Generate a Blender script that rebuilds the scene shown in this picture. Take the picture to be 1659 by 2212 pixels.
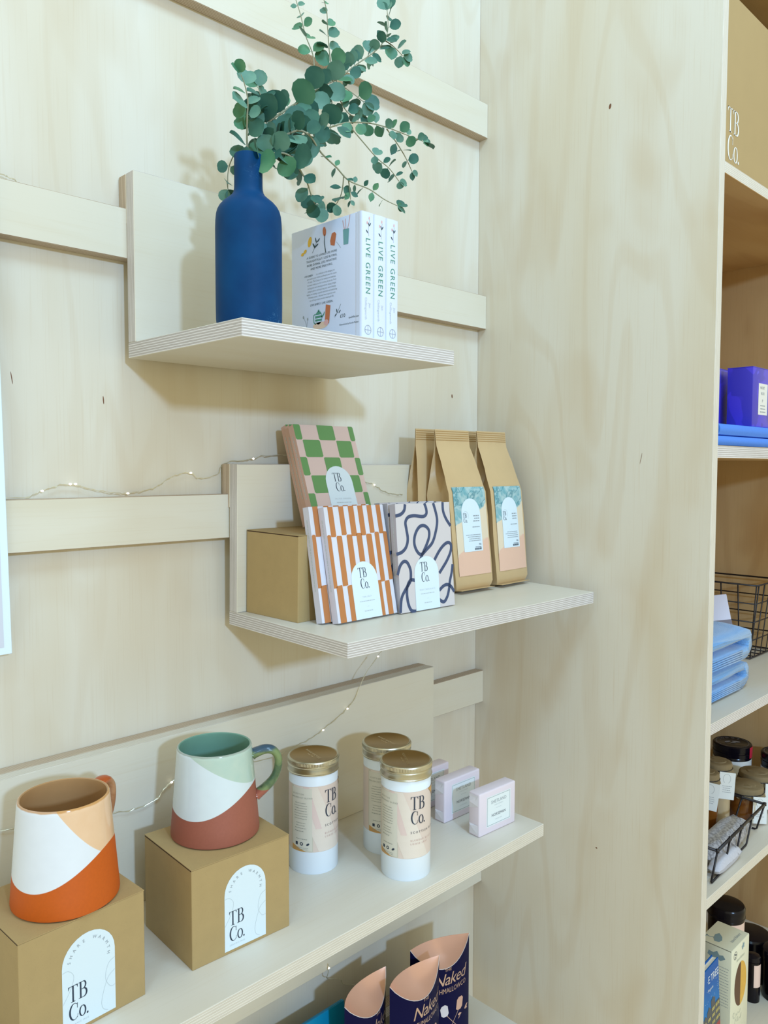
import bpy, bmesh, math, random
from mathutils import Vector, Matrix

for _o in list(bpy.data.objects):
    bpy.data.objects.remove(_o)
SC = bpy.context.scene
COL = SC.collection
PI = math.pi
S = 0.001          # the scene is laid out in millimetres
Z0 = 1500.0        # eye height above the floor

# ------------------------------------------------------------------ camera
yaw, pitch, roll, FPX = 0.7766, 0.0570, -0.0011, 1707.4
fw = Vector((math.sin(yaw) * math.cos(pitch), math.cos(yaw) * math.cos(pitch), -math.sin(pitch)))
rt = Vector((math.cos(yaw), -math.sin(yaw), 0))
dn = fw.cross(rt)
rt2 = rt * math.cos(roll) + dn * math.sin(roll)
dn2 = -rt * math.sin(roll) + dn * math.cos(roll)
cam = bpy.data.cameras.new('camera')
cam.sensor_fit = 'VERTICAL'
cam.sensor_height = 24
cam.lens = FPX * 24 / 2212
cam.clip_start = 0.02
camo = bpy.data.objects.new('camera', cam)
COL.objects.link(camo)
mw = Matrix.Identity(4)
for r_ in range(3):
    mw[r_][0], mw[r_][1], mw[r_][2] = rt2[r_], -dn2[r_], -fw[r_]
mw.translation = Vector((-1117.0, -898.3, Z0)) * S
camo.matrix_world = mw
SC.camera = camo

# ------------------------------------------------------------------ light
SC.view_settings.view_transform = 'Standard'
SC.view_settings.look = 'None'
SC.view_settings.gamma = 1.0
SC.view_settings.exposure = 0.0
try:
    SC.view_settings.use_curve_mapping = False
except Exception:
    pass
wd = bpy.data.worlds.new('shop_ambience')
SC.world = wd
wd.use_nodes = True
wd.node_tree.nodes['Background'].inputs[0].default_value = (1.0, 0.92, 0.61, 1)
wd.node_tree.nodes['Background'].inputs[1].default_value = 0.83


def area(name, loc, target, size, power, color, size_y=None):
    l = bpy.data.lights.new(name, 'AREA')
    l.energy = power
    l.color = color
    l.size = size
    if size_y:
        l.shape = 'RECTANGLE'
        l.size_y = size_y
    o = bpy.data.objects.new(name, l)
    COL.objects.link(o)
    o.location = loc
    o.rotation_euler = (Vector(target) - Vector(loc)).to_track_quat('-Z', 'Y').to_euler()
    return o


area('shop_window_light', (-1.75, -4.4, 2.50), (-0.45, 0, 1.45), 0.22, 107, (0.41, 0.645, 1.0))
area('ceiling_panel_light', (-0.52, -1.0, 3.0), (-0.40, -0.15, 1.4), 0.40, 13, (0.42, 0.72, 1))
area('ceiling_panel_light', (-2.2, -1.35, 3.3), (0.0, -0.3, 1.8), 0.45, 10, (0.36, 0.68, 1.0))


# ------------------------------------------------------------------ materials
def lin(c):
    return tuple(((x / 255) / 12.92 if x / 255 <= 0.04045 else ((x / 255 + 0.055) / 1.055) ** 2.4) for x in c) + (1,)


def new_mat(name):
    m = bpy.data.materials.new(name)
    m.use_nodes = True
    nt = m.node_tree
    return m, nt, nt.nodes, nt.links, nt.nodes['Principled BSDF']


MATS = {}


def mat(name, rgb, rough=0.5, metal=0.0, var=0.0, scale=40.0, bump=0.0, spec=0.5, coat=0.0):
    if name in MATS:
        return MATS[name]
    m, nt, N, L, b = new_mat(name)
    b.inputs['Base Color'].default_value = lin(rgb)
    b.inputs['Roughness'].default_value = rough
    b.inputs['Metallic'].default_value = metal
    b.inputs['Specular IOR Level'].default_value = spec
    b.inputs['Coat Weight'].default_value = coat
    b.inputs['Coat Roughness'].default_value = 0.08
    if var or bump:
        tc = N.new('ShaderNodeTexCoord')
        nz = N.new('ShaderNodeTexNoise')
        nz.inputs['Scale'].default_value = scale
        nz.inputs['Detail'].default_value = 4
        L.new(tc.outputs['Object'], nz.inputs['Vector'])
        if var:
            mx = N.new('ShaderNodeMix')
            mx.data_type = 'RGBA'
            c = lin(rgb)
            mx.inputs['A'].default_value = tuple(x * (1 - var) for x in c[:3]) + (1,)
            mx.inputs['B'].default_value = tuple(min(1, x * (1 + var)) for x in c[:3]) + (1,)
            L.new(nz.outputs['Fac'], mx.inputs['Factor'])
            L.new(mx.outputs['Result'], b.inputs['Base Color'])
        if bump:
            bp = N.new('ShaderNodeBump')
            bp.inputs['Strength'].default_value = bump
            bp.inputs['Distance'].default_value = 0.001
            L.new(nz.outputs['Fac'], bp.inputs['Height'])
            L.new(bp.outputs['Normal'], b.inputs['Normal'])
    MATS[name] = m
    return m


def vmath(nt, op, a, b=None):
    n = nt.nodes.new('ShaderNodeMath')
    n.operation = op
    for k, x in enumerate((a, b)):
        if x is None:
            continue
        if isinstance(x, (int, float)):
            n.inputs[k].default_value = x
        else:
            nt.links.new(x, n.inputs[k])
    return n.outputs[0]


def mixc(nt, f, a, b):
    n = nt.nodes.new('ShaderNodeMix')
    n.data_type = 'RGBA'
    for key, x in (('Factor', f), ('A', a), ('B', b)):
        s = n.inputs[key] if key == 'Factor' else [i for i in n.inputs if i.name == key and i.type == 'RGBA'][0]
        if isinstance(x, (int, float, tuple)):
            s.default_value = x
        else:
            nt.links.new(x, s)
    return [o for o in n.outputs if o.type == 'RGBA'][0]


def noise(nt, vec, scale, detail=2, dist=0.0, sc3=None):
    if sc3:
        mp = nt.nodes.new('ShaderNodeMapping')
        mp.inputs['Scale'].default_value = sc3
        nt.links.new(vec, mp.inputs['Vector'])
        vec = mp.outputs[0]
    n = nt.nodes.new('ShaderNodeTexNoise')
    n.inputs['Scale'].default_value = scale
    n.inputs['Detail'].default_value = detail
    n.inputs['Distortion'].default_value = dist
    nt.links.new(vec, n.inputs['Vector'])
    return n.outputs['Fac']


def smooth(nt, x, a, b):
    n = nt.nodes.new('ShaderNodeMapRange')
    n.interpolation_type = 'SMOOTHSTEP'
    n.inputs['From Min'].default_value = a
    n.inputs['From Max'].default_value = b
    nt.links.new(x, n.inputs['Value'])
    return n.outputs['Result']


def wood_face(name, pale, mid, dark, figure=0.5, rough=0.42):
    """birch veneer: UV is in metres, u along the grain"""
    m, nt, N, L, b = new_mat(name)
    uv = N.new('ShaderNodeTexCoord').outputs['UV']
    big = noise(nt, uv, 1.0, 2, 0.7, (1.1, 5.5, 1))
    rings = vmath(nt, 'SINE', vmath(nt, 'MULTIPLY', noise(nt, uv, 1.0, 1, 0.6, (1.7, 7.5, 1)), 30.0))
    fib = noise(nt, uv, 1.0, 3, 0.0, (9.0, 420.0, 1))
    cloud = noise(nt, uv, 1.0, 2, 0.3, (5.0, 9.0, 1))
    c = mixc(nt, smooth(nt, big, 0.36, 0.66), lin(pale), lin(mid))
    c = mixc(nt, vmath(nt, 'MULTIPLY', smooth(nt, cloud, 0.5, 0.75), 0.35 * figure), c, lin(dark))
    c = mixc(nt, vmath(nt, 'MULTIPLY', smooth(nt, rings, 0.2, 1.0), 0.20 * figure), c, lin(dark))
    c = mixc(nt, vmath(nt, 'MULTIPLY', smooth(nt, fib, 0.52, 0.75), 0.16), c, lin(dark))
    fl = noise(nt, uv, 1.0, 1, 0.0, (7.0, 130.0, 1))
    c = mixc(nt, vmath(nt, 'MULTIPLY', smooth(nt, fl, 0.80, 0.86), 0.35), c, lin((120, 82, 50)))
    L.new(c, b.inputs['Base Color'])
    b.inputs['Roughness'].default_value = rough
    b.inputs['Specular IOR Level'].default_value = 0.35
    bp = N.new('ShaderNodeBump')
    bp.inputs['Strength'].default_value = 0.04
    bp.inputs['Distance'].default_value = 0.0004
    L.new(fib, bp.inputs['Height'])
    L.new(bp.outputs[0], b.inputs['Normal'])
    return m


def wood_edge(name, light, grey, line, plies=6.5):
    """end of the plywood: v runs 0..1 through the thickness, u in metres along it"""
    m, nt, N, L, b = new_mat(name)
    uv = N.new('ShaderNodeTexCoord').outputs['UV']
    sp = N.new('ShaderNodeSeparateXYZ')
    L.new(uv, sp.inputs[0])
    wob = noise(nt, uv, 1.0, 2, 0.0, (25.0, 3.0, 1))
    v = vmath(nt, 'ADD', sp.outputs['Y'], vmath(nt, 'MULTIPLY', wob, 0.03))
    fr = vmath(nt, 'FRACT', vmath(nt, 'MULTIPLY', v, plies))
    tri = vmath(nt, 'ABSOLUTE', vmath(nt, 'SUBTRACT', fr, 0.5))
    streak = noise(nt, uv, 1.0, 3, 0.0, (45.0, 26.0, 1))
    c = mixc(nt, smooth(nt, tri, 0.17, 0.31), lin(light), lin(grey))
    c = mixc(nt, vmath(nt, 'MULTIPLY', smooth(nt, tri, 0.40, 0.49), 0.65), c, lin(light))
    glue = vmath(nt, 'ABSOLUTE', vmath(nt, 'SUBTRACT', tri, 0.25))
    g = smooth(nt, glue, 0.055, 0.0)
    c = mixc(nt, vmath(nt, 'MULTIPLY', g, vmath(nt, 'MULTIPLY', smooth(nt, streak, 0.35, 0.62), 0.8)), c, lin(line))
    gap = smooth(nt, noise(nt, uv, 1.0, 1, 0.0, (30.0, 9.0, 1)), 0.79, 0.84)
    c = mixc(nt, vmath(nt, 'MULTIPLY', gap, 0.75), c, lin((62, 52, 42)))
    L.new(c, b.inputs['Base Color'])
    b.inputs['Roughness'].default_value = 0.7
    return m


M_WALL = wood_face('birch_wall', (217, 212, 198), (211, 202, 182), (192, 170, 134), 0.6)
M_SIDE = wood_face('birch_divider', (217, 212, 199), (211, 201, 180), (192, 166, 124), 0.7)
M_RAIL = wood_face('birch_rail', (218, 213, 197), (213, 206, 186), (202, 186, 154), 0.35)
M_SHELF = wood_face('birch_shelf', (216, 212, 202), (211, 205, 190), (196, 182, 156), 0.3)
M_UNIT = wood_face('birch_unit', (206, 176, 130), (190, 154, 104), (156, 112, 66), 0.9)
M_EDGE = wood_edge('ply_edge', (224, 221, 220), (176, 168, 162), (92, 82, 74))
M_EDGE2 = wood_edge('ply_edge_brown', (210, 196, 176), (160, 134, 106), (98, 72, 52))  # plies in darker, browner tones than the other two edges
M_EDGE3 = wood_edge('ply_edge_pale', (222, 218, 208), (204, 196, 180), (132, 120, 102))


def kraft(name, rgb):
    m, nt, N, L, b = new_mat(name)
    tc = N.new('ShaderNodeTexCoord').outputs['Object']
    n1 = noise(nt, tc, 900, 2)
    n2 = noise(nt, tc, 60, 3)
    c0 = lin(rgb)
    c = mixc(nt, n2, tuple(x * 0.93 for x in c0[:3]) + (1,), tuple(x * 1.06 for x in c0[:3]) + (1,))
    c = mixc(nt, vmath(nt, 'MULTIPLY', smooth(nt, n1, 0.62, 0.74), 0.35), c, tuple(x * 0.5 for x in c0[:3]) + (1,))
    L.new(c, b.inputs['Base Color'])
    b.inputs['Roughness'].default_value = 0.75
    return m


M_KRAFT = kraft('kraft_card', (172, 147, 100))
M_BAG = mat('kraft_bag_paper', (200, 172, 128), 0.4, 0, 0.10, 22, 0.9)
M_LABEL = mat('label_white', (216, 232, 242), 0.5)
M_INK = mat('ink_navy', (38, 52, 72), 0.6)
M_GREY = mat('ink_grey', (150, 158, 164), 0.6)
M_PALEINK = mat('ink_pale', (186, 196, 200), 0.6)
M_WHITE = mat('white_paint', (226, 230, 234), 0.38)
M_BLACK = mat('black_wire_metal', (24, 22, 30), 0.4)


# ------------------------------------------------------------------ mesh helpers (mm in, metres out)
def mesh_obj(name, V, F, mats, parent=None, mi=None, smooth_=False, uvs=None, M=None):
    me = bpy.data.meshes.new(name)
    me.from_pydata([(x * S, y * S, z * S) for x, y, z in V], [], F)
    if not isinstance(mats, (list, tuple)):
        mats = [mats]
    for m in mats:
        me.materials.append(m)
    if mi:
        for p, k in zip(me.polygons, mi):
            p.material_index = k
    if smooth_:
        for p in me.polygons:
            p.use_smooth = True
    if uvs:
        ul = me.uv_layers.new(name='UVMap')
        for p in me.polygons:
            for li, uvp in zip(p.loop_indices, uvs[p.index]):
                ul.data[li].uv = uvp
    me.update()
    return link(name, me, parent, M)


def link(name, me, parent=None, M=None):
    o = bpy.data.objects.new(name, me)
    COL.objects.link(o)
    if parent is not None:
        o.parent = parent
    if M is not None:
        o.matrix_basis = M
    return o


def tag(o, label, cat, group=None, kind=None):
    o['label'] = label
    o['category'] = cat
    if group:
        o['group'] = group
    if kind:
        o['kind'] = kind
    return o


def thing(name, label, cat, M=None, group=None):
    o = link(name, None, None, M)
    o.empty_display_size = 0.02
    return tag(o, label, cat, group)


def T(x, y, z):
    return Matrix.Translation(Vector((x, y, z)) * S)


def RX(a):
    return Matrix.Rotation(a, 4, 'X')


def RY(a):
    return Matrix.Rotation(a, 4, 'Y')


def RZ(a):
    return Matrix.Rotation(a, 4, 'Z')


def W(x, y, z, rz=0.0):
    """a place in the room, z measured from eye height"""
    return T(x, y, z + Z0) @ RZ(rz)


TRW = 18.08
SHELF = {1: (145.03, 0.0036), 2: (-189.84, 0.0221), 3: (-523.12, 0.0020), 4: (-935.0, 0.0)}


def on_shelf(k, x, y, h=0.0, rz=0.0):
    z, t = SHELF[k]
    return T(0, -TRW, z + Z0) @ RX(t) @ T(x, y, h) @ RZ(rz)


def box(name, parent, x0, x1, y0, y1, z0, z1, m, bev=0.0, seg=2, M=None):
    bm = bmesh.new()
    vs = [bm.verts.new((x * S, y * S, z * S)) for z in (z0, z1) for y in (y0, y1) for x in (x0, x1)]
    for f in ((0, 2, 3, 1), (4, 5, 7, 6), (0, 1, 5, 4), (2, 6, 7, 3), (0, 4, 6, 2), (1, 3, 7, 5)):
        bm.faces.new([vs[i] for i in f])
    if bev:
        bmesh.ops.bevel(bm, geom=bm.edges[:], offset=bev * S, segments=seg, affect='EDGES', profile=0.5)
    me = bpy.data.meshes.new(name)
    bm.to_mesh(me)
    bm.free()
    me.materials.append(m)
    if bev and seg > 1:
        for p in me.polygons:
            p.use_smooth = True
        me.set_sharp_from_angle(angle=math.radians(40))
    return link(name, me, parent, M)


def board(name, parent, x0, x1, y0, y1, z0, z1, thick, grain, mf, me_, off=0.0, M=None):
    """plywood board: thick / grain are axis numbers; faces carry veneer, edges carry the plies"""
    lo, hi = (x0, y0, z0), (x1, y1, z1)
    V = [((x0, x1)[i & 1], (y0, y1)[(i >> 1) & 1], (z0, z1)[(i >> 2) & 1]) for i in range(8)]
    F = [(0, 2, 3, 1), (4, 5, 7, 6), (0, 1, 5, 4), (2, 6, 7, 3), (0, 4, 6, 2), (1, 3, 7, 5)]
    ax = [2, 2, 1, 1, 0, 0]
    across = [a for a in (0, 1, 2) if a not in (thick, grain)][0]
    uvs, mi = [], []
    for f, a in zip(F, ax):
        if a == thick:
            mi.append(0)
            uvs.append([(V[i][grain] * S + off, V[i][across] * S + off * 0.37) for i in f])
        else:
            mi.append(1)
            run = [b for b in (0, 1, 2) if b not in (thick, a)][0]
            uvs.append([(V[i][run] * S + off, (V[i][thick] - lo[thick]) / (hi[thick] - lo[thick])) for i in f])
    o = mesh_obj(name, V, F, [mf, me_], parent, mi, False, uvs, M)
    bv = o.modifiers.new('edge', 'BEVEL')
    bv.width = 0.0006
    bv.segments = 1
    return o


def lathe(name, parent, prof, m, n=48, smooth_=True, mi=None, M=None, sharp=35):
    V, F, I = [], [], []
    for r, z in prof:
        for k in range(n):
            a = 2 * PI * k / n
            V.append((r * math.cos(a), r * math.sin(a), z))
    for i in range(len(prof) - 1):
        for k in range(n):
            k2 = (k + 1) % n
            F.append((i * n + k, i * n + k2, (i + 1) * n + k2, (i + 1) * n + k))
            I.append(mi[i] if mi else 0)
    if prof[0][0] > 0.01:
        F.append(tuple(range(n - 1, -1, -1)))
        I.append(mi[0] if mi else 0)
    if prof[-1][0] > 0.01:
        F.append(tuple((len(prof) - 1) * n + k for k in range(n)))
        I.append(mi[-1] if mi else 0)
    o = mesh_obj(name, V, F, m, parent, I, smooth_, None, M)
    if smooth_:
        o.data.set_sharp_from_angle(angle=math.radians(sharp))
    return o


def spline(P, n=6):
    P = [Vector(p) for p in P]
    out = []
    for i in range(len(P) - 1):
        p0, p1, p2, p3 = P[max(i - 1, 0)], P[i], P[i + 1], P[min(i + 2, len(P) - 1)]
        for k in range(n):
            t = k / n
            out.append(0.5 * ((2 * p1) + (p2 - p0) * t + (2 * p0 - 5 * p1 + 4 * p2 - p3) * t * t + (3 * p1 - p0 - 3 * p2 + p3) * t ** 3))
    out.append(P[-1])
    return out


def tube_vf(P, rad, n=8, flat=1.0, closed=False, up=None):
    P = [Vector(p) for p in P]
    V, F = [], []
    prev = None
    L = len(P)
    for i, p in enumerate(P):
        if closed:
            d = P[(i + 1) % L] - P[i - 1]
        else:
            d = P[min(i + 1, L - 1)] - P[max(i - 1, 0)]
        d = d.normalized() if d.length > 1e-9 else Vector((0, 0, 1))
        if prev is None:
            ref = Vector(up) if up else (Vector((0, 0, 1)) if abs(d.z) < 0.9 else Vector((1, 0, 0)))
            a = (ref - d * ref.dot(d)).normalized()
        else:
            a = (prev - d * prev.dot(d)).normalized()
        prev = a
        b = d.cross(a)
        r = rad[i] if isinstance(rad, (list, tuple)) else rad
        for k in range(n):
            t = 2 * PI * k / n
            V.append(tuple(p + a * (r * math.cos(t)) + b * (r * flat * math.sin(t))))
    for i in range(L if closed else L - 1):
        j = (i + 1) % L
        for k in range(n):
            k2 = (k + 1) % n
            F.append((i * n + k, i * n + k2, j * n + k2, j * n + k))
    if not closed:
        F.append(tuple(range(n - 1, -1, -1)))
        F.append(tuple((L - 1) * n + k for k in range(n)))
    return V, F


def tube(name, parent, P, rad, m, n=8, flat=1.0, closed=False, up=None, M=None):
    V, F = tube_vf(P, rad, n, flat, closed, up)
    o = mesh_obj(name, V, F, m, parent, None, True, None, M)
    o.data.set_sharp_from_angle(angle=math.radians(50))
    return o


# ------------------------------------------------------------------ flat print: 2D shapes put on a surface
def rect(x0, y0, x1, y1, nx=1, ny=1):
    V = [(x0 + (x1 - x0) * i / nx, y0 + (y1 - y0) * j / ny) for j in range(ny + 1) for i in range(nx + 1)]
    F = [(j * (nx + 1) + i, j * (nx + 1) + i + 1, (j + 1) * (nx + 1) + i + 1, (j + 1) * (nx + 1) + i) for j in range(ny) for i in range(nx)]
    return V, F


def poly(P):
    return list(P), [tuple(range(len(P)))]


def arch(x0, y0, w, h, nx=14, ny=6):
    """upright rectangle with a half-round head, in columns so that it can follow a curve"""
    r = w / 2
    V, F = [], []
    for i in range(nx + 1):
        t = -math.cos(PI * i / nx)
        x = x0 + r + r * t
        top = y0 + h - r + r * math.sqrt(max(0, 1 - t * t))
        for j in range(ny + 1):
            V.append((x, y0 + (top - y0) * j / ny))
    for i in range(nx):
        for j in range(ny):
            a = i * (ny + 1) + j
            F.append((a, a + ny + 1, a + ny + 2, a + 1))
    return V, F


def disc(cx, cy, rx, ry=None, n=16, rot=0.0):
    ry = ry or rx
    P = []
    for k in range(n):
        a = 2 * PI * k / n
        x, y = rx * math.cos(a), ry * math.sin(a)
        P.append((cx + x * math.cos(rot) - y * math.sin(rot), cy + x * math.sin(rot) + y * math.cos(rot)))
    return poly(P)


def stroke(P, w, closed=False, n=5, raw=False):
    """a line of width w (number or list) along P"""
    if not raw:
        if isinstance(w, (list, tuple)):
            ww = []
            for i in range(len(w) - 1):
                ww += [w[i] + (w[i + 1] - w[i]) * k / n for k in range(n)]
            w = ww + [w[-1]]
        P = [(p.x, p.y) for p in spline([(a, b, 0) for a, b in P], n)]
    V, F = [], []
    L = len(P)
    for i in range(L):
        a, b = (P[i - 1], P[(i + 1) % L]) if closed else (P[max(i - 1, 0)], P[min(i + 1, L - 1)])
        dx, dy = b[0] - a[0], b[1] - a[1]
        l = math.hypot(dx, dy) or 1
        h = (w[i] if isinstance(w, (list, tuple)) else w) / 2
        V += [(P[i][0] - dy / l * h, P[i][1] + dx / l * h), (P[i][0] + dy / l * h, P[i][1] - dx / l * h)]
    for i in range(L if closed else L - 1):
        j = (i + 1) % L
        F.append((2 * i, 2 * i + 1, 2 * j + 1, 2 * j))
    return V, F


_GL = {}


def glyphs(s, spacing=1.0):
    key = (s, spacing)
    if key not in _GL:
        c = bpy.data.curves.new('glyphs', 'FONT')
        c.body = s
        c.resolution_u = 2
        c.space_character = spacing
        o = bpy.data.objects.new('glyphs', c)
        me = bpy.data.meshes.new_from_object(o)
        V = [(v.co.x, v.co.y) for v in me.vertices]
        F = [tuple(p.vertices) for p in me.polygons]
        bpy.data.objects.remove(o)
        bpy.data.curves.remove(c)
        bpy.data.meshes.remove(me)
        _GL[key] = (V, F)
    return _GL[key]


def text(s, size, x=0.0, y=0.0, align='L', spacing=1.0, shear=0.0, sx=1.0, rot=0.0, bold=0.0):
    """size is the cap height in mm"""
    V, F = glyphs(s, spacing)
    if not V:
        return [], []
    k = size / 0.69
    xs = [a for a, b in V]
    w0, w1 = min(xs), max(xs)
    ox = {'L': w0, 'C': (w0 + w1) / 2, 'R': w1}[align]
    out = []
    for a, b in V:
        px, py = ((a - ox) + b * shear) * k * sx, b * k
        out.append((x + px * math.cos(rot) - py * math.sin(rot), y + px * math.sin(rot) + py * math.cos(rot)))
    return out, F


def shift(sh, dx=0.0, dy=0.0, k=1.0, ky=None):
    ky = k if ky is None else ky
    return [(a * k + dx, b * ky + dy) for a, b in sh[0]], sh[1]


def arc_pts(cx, cy, rx, ry, a0, a1, n=14):
    return [(cx + rx * math.cos(math.radians(a0 + (a1 - a0) * i / n)), cy + ry * math.sin(math.radians(a0 + (a1 - a0) * i / n))) for i in range(n + 1)]


def tbco(x, y, h, dx=0.0, sx=1.0):
    """the two-line mark: high-contrast serif T B over C o . ; h = cap height, (x, y) = left end of lower baseline"""
    out = []

    def add(sh, ox, oy):
        out.append(shift(sh, x + ox * h * sx, y + oy * h, h * sx, h))
    st, hl = 0.125, 0.035
    up = 1.13
    add(rect(0.30, 0, 0.30 + st, 1), 0, up)
    add(rect(0.0, 1 - hl, 0.73, 1), 0, up)
    add(poly([(0, 1), (0, 0.80), (0.02, 0.80), (0.09, 1 - hl), (0.09, 1)]), 0, up)
    add(poly([(0.73, 1), (0.73, 0.80), (0.71, 0.80), (0.64, 1 - hl), (0.64, 1)]), 0, up)
    add(rect(0.20, 0, 0.525, hl), 0, up)
    ob = 0.80
    add(rect(0.09, 0, 0.09 + st, 1), ob, up)
    add(rect(0.0, 0, 0.40, hl), ob, up)
    add(rect(0.0, 1 - hl, 0.36, 1), ob, up)
    add(rect(0.2, 0.515, 0.38, 0.515 + hl), ob, up)
    a = arc_pts(0.36, 0.765, 0.19, 0.235 - hl / 2, 90, -90)
    add(stroke(a, [hl + (0.115 - hl) * math.sin(PI * i / 14) for i in range(15)], raw=True), ob, up)
    a = arc_pts(0.38, 0.275, 0.235, 0.275 - hl / 2, 90, -90)
    add(stroke(a, [hl + (0.13 - hl) * math.sin(PI * i / 14) for i in range(15)], raw=True), ob, up)
    d = dx / (h * sx)
    a = arc_pts(0.40, 0.5, 0.345, 0.50, 48, 312, 24)
    add(stroke(a, [0.03 + 0.11 * max(0, -math.cos(math.radians(48 + 264 * i / 24))) for i in range(25)], raw=True), d, 0)
    add(poly([(0.615, 0.66), (0.66, 0.66), (0.66, 0.98), (0.625, 0.98)]), d, 0)
    add(poly([(0.625, 0.10), (0.64, 0.06), (0.69, 0.30), (0.66, 0.30)]), d, 0)
    n = 24
    a = [(1.04 + 0.225 * math.cos(2 * PI * i / n), 0.32 + 0.32 * math.sin(2 * PI * i / n)) for i in range(n)]
    add(stroke(a, [0.03 + 0.085 * abs(math.cos(2 * PI * i / n)) for i in range(n)], closed=True, raw=True), d, 0)
    add(disc(1.42, 0.065, 0.07, n=12), d, 0)
    return out


def printing(name, parent, shapes, m, fmap, M=None):
    V, F = [], []
    for sv, sf in shapes:
        b = len(V)
        V += [fmap(u, v) for u, v in sv]
        F += [tuple(i + b for i in f) for f in sf]
    if not F:
        return None
    return mesh_obj(name, V, F, m, parent, None, False, None, M)


def face_y(x0, y, z0, lift):
    """print on a face that looks towards -y"""
    return lambda u, v: (x0 + u, y - lift, z0 + v)


def text_block(lines, size, x, y, lead, align='L', spacing=1.0):
    return [text(s, size, x, y - i * lead, align, spacing) for i, s in enumerate(lines) if s]


def dashes(x, y, w, n, lead, size, seed=0, align='L'):
    """lines of print too small to read"""
    rr = random.Random(seed)
    out = []
    for i in range(n):
        L = w * (0.75 + 0.25 * rr.random())
        px = x if align == 'L' else x + (w - L) / (2 if align == 'C' else 1)
        e = px + L
        while px < e - size:
            d = size * rr.uniform(1.2, 4.0)
            out.append(rect(px, y - i * lead, min(px + d, e), y - i * lead + size))
            px += d + size * 0.7
    return out


# ================================================================== the setting
o = board('wall_back', None, -2600, 0, 0, 18, -Z0, 1150, 1, 2, M_WALL, M_EDGE2, 0.0, T(0, 0, Z0))
o['kind'] = 'structure'
o['label'] = 'pale birch plywood back wall behind the shelves'
RAIL_Z = [570.85, 242.58, -93.09, -424.14, -758.15]
for i, z in enumerate(RAIL_Z):
    o = board('trim_%d' % (i + 1), None, -2600, -0.2, -TRW, -0.1, z, z + 57.5, 1, 0, M_RAIL, M_EDGE2, 0.61 * i + 0.2, T(0, 0, Z0))
    o['kind'] = 'structure'
    o['label'] = 'horizontal birch plywood batten fixed to the back wall'
o = board('wall_right', None, 0, 17.5, -424.6, 18, -Z0, 1150, 0, 2, M_SIDE, M_EDGE3, 1.3, T(0, 0, Z0))
o['kind'] = 'structure'
o['label'] = 'tall birch plywood divider standing out from the wall'
o = mesh_obj('floor', [(-5000, -6000, 0), (3000, -6000, 0), (3000, 60, 0), (-5000, 60, 0), (-5000, -6000, -20), (3000, -6000, -20), (3000, 60, -20), (-5000, 60, -20)],
             [(0, 1, 2, 3), (7, 6, 5, 4), (0, 4, 5, 1), (1, 5, 6, 2), (2, 6, 7, 3), (3, 7, 4, 0)], mat('floor_boards', (222, 206, 172), 0.5, 0, 0.06, 6))
o['kind'] = 'structure'
o['label'] = 'light brown shop floor'
# small knots and streaks in the veneer
M_KNOT = mat('knot_wood', (112, 70, 42), 0.6, 0, 0.3, 300)
rr = random.Random(5)
knots_w = [(-697, 78, 0.7, 5), (-70, 122, 1.6, 3.4), (-800, 96, 0.5, 7)]
for x, z, a, b in knots_w:
    printing('veneer_knot', bpy.data.objects['wall_back'], [disc(x, z, a, b, 10, rr.uniform(-0.25, 0.25))], M_KNOT, lambda u, v: (u, -0.12, v))
for y, z, a, b in [(-254, 551, 2.0, 4.2), (-316, 13, 0.4, 9), (-252, -614, 1.6, 1.2)]:
    printing('veneer_knot', bpy.data.objects['wall_right'], [disc(y, z, a, b, 10, 0.2)], M_KNOT, lambda u, v: (-0.12, u, v))


# ================================================================== wall shelves
def wall_shelf(k, xl, xr, d, ph, label, xr_panel=None, edge=M_EDGE):
    t = thing('wall_shelf', label, 'shelf', on_shelf(k, 0, 0), 'plywood shelves hung on the battens')
    off = 0.77 * k
    board('shelf_board', t, xl, xr, -d, 0, -18, 0, 2, 0, M_SHELF, edge, off)
    xp = xr if xr_panel is None else xr_panel
    board('back_panel', t, xl, xp, -18, -0.3, 0.05, ph, 1, 0, M_RAIL, edge, off + 0.3)
    board('cleat_strip', t, xl, xp, 0, 17.5, ph - 57, ph - 0.05, 1, 0, M_RAIL, M_EDGE2, off + 0.5)
    return t


wall_shelf(1, -673.7, -358.8, 233.0, 194.6, 'highest plywood shelf, holding the blue bottle vase and white books')
wall_shelf(2, -538.2, -21.3, 234.3, 193.6, 'middle plywood shelf, holding chocolate bars and brown coffee bags')
wall_shelf(3, -1300.0, -154.0, 236.2, 193.7, 'long lower plywood shelf under the mugs, tea tins and soaps', edge=M_EDGE3)
wall_shelf(4, -700.0, -60.0, 236.0, 58.0, 'plywood shelf at the bottom, carrying the navy marshmallow boxes')

# ================================================================== white poster board at the left
t = thing('poster_board', 'white poster board hanging on the wall at the far left', 'poster', W(-816, -27, -199, 0) @ RY(math.radians(-0.85)))
box('board', t, -420, 0, 0, 4, 0, 520, mat('poster_white', (222, 240, 252), 0.45), 0.5, 1)
printing('printed_panel', t, [rect(-400, 8, -8, 500)], mat('poster_tint', (206, 212, 226), 0.5), face_y(0, 0, 0, 0.2))

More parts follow.
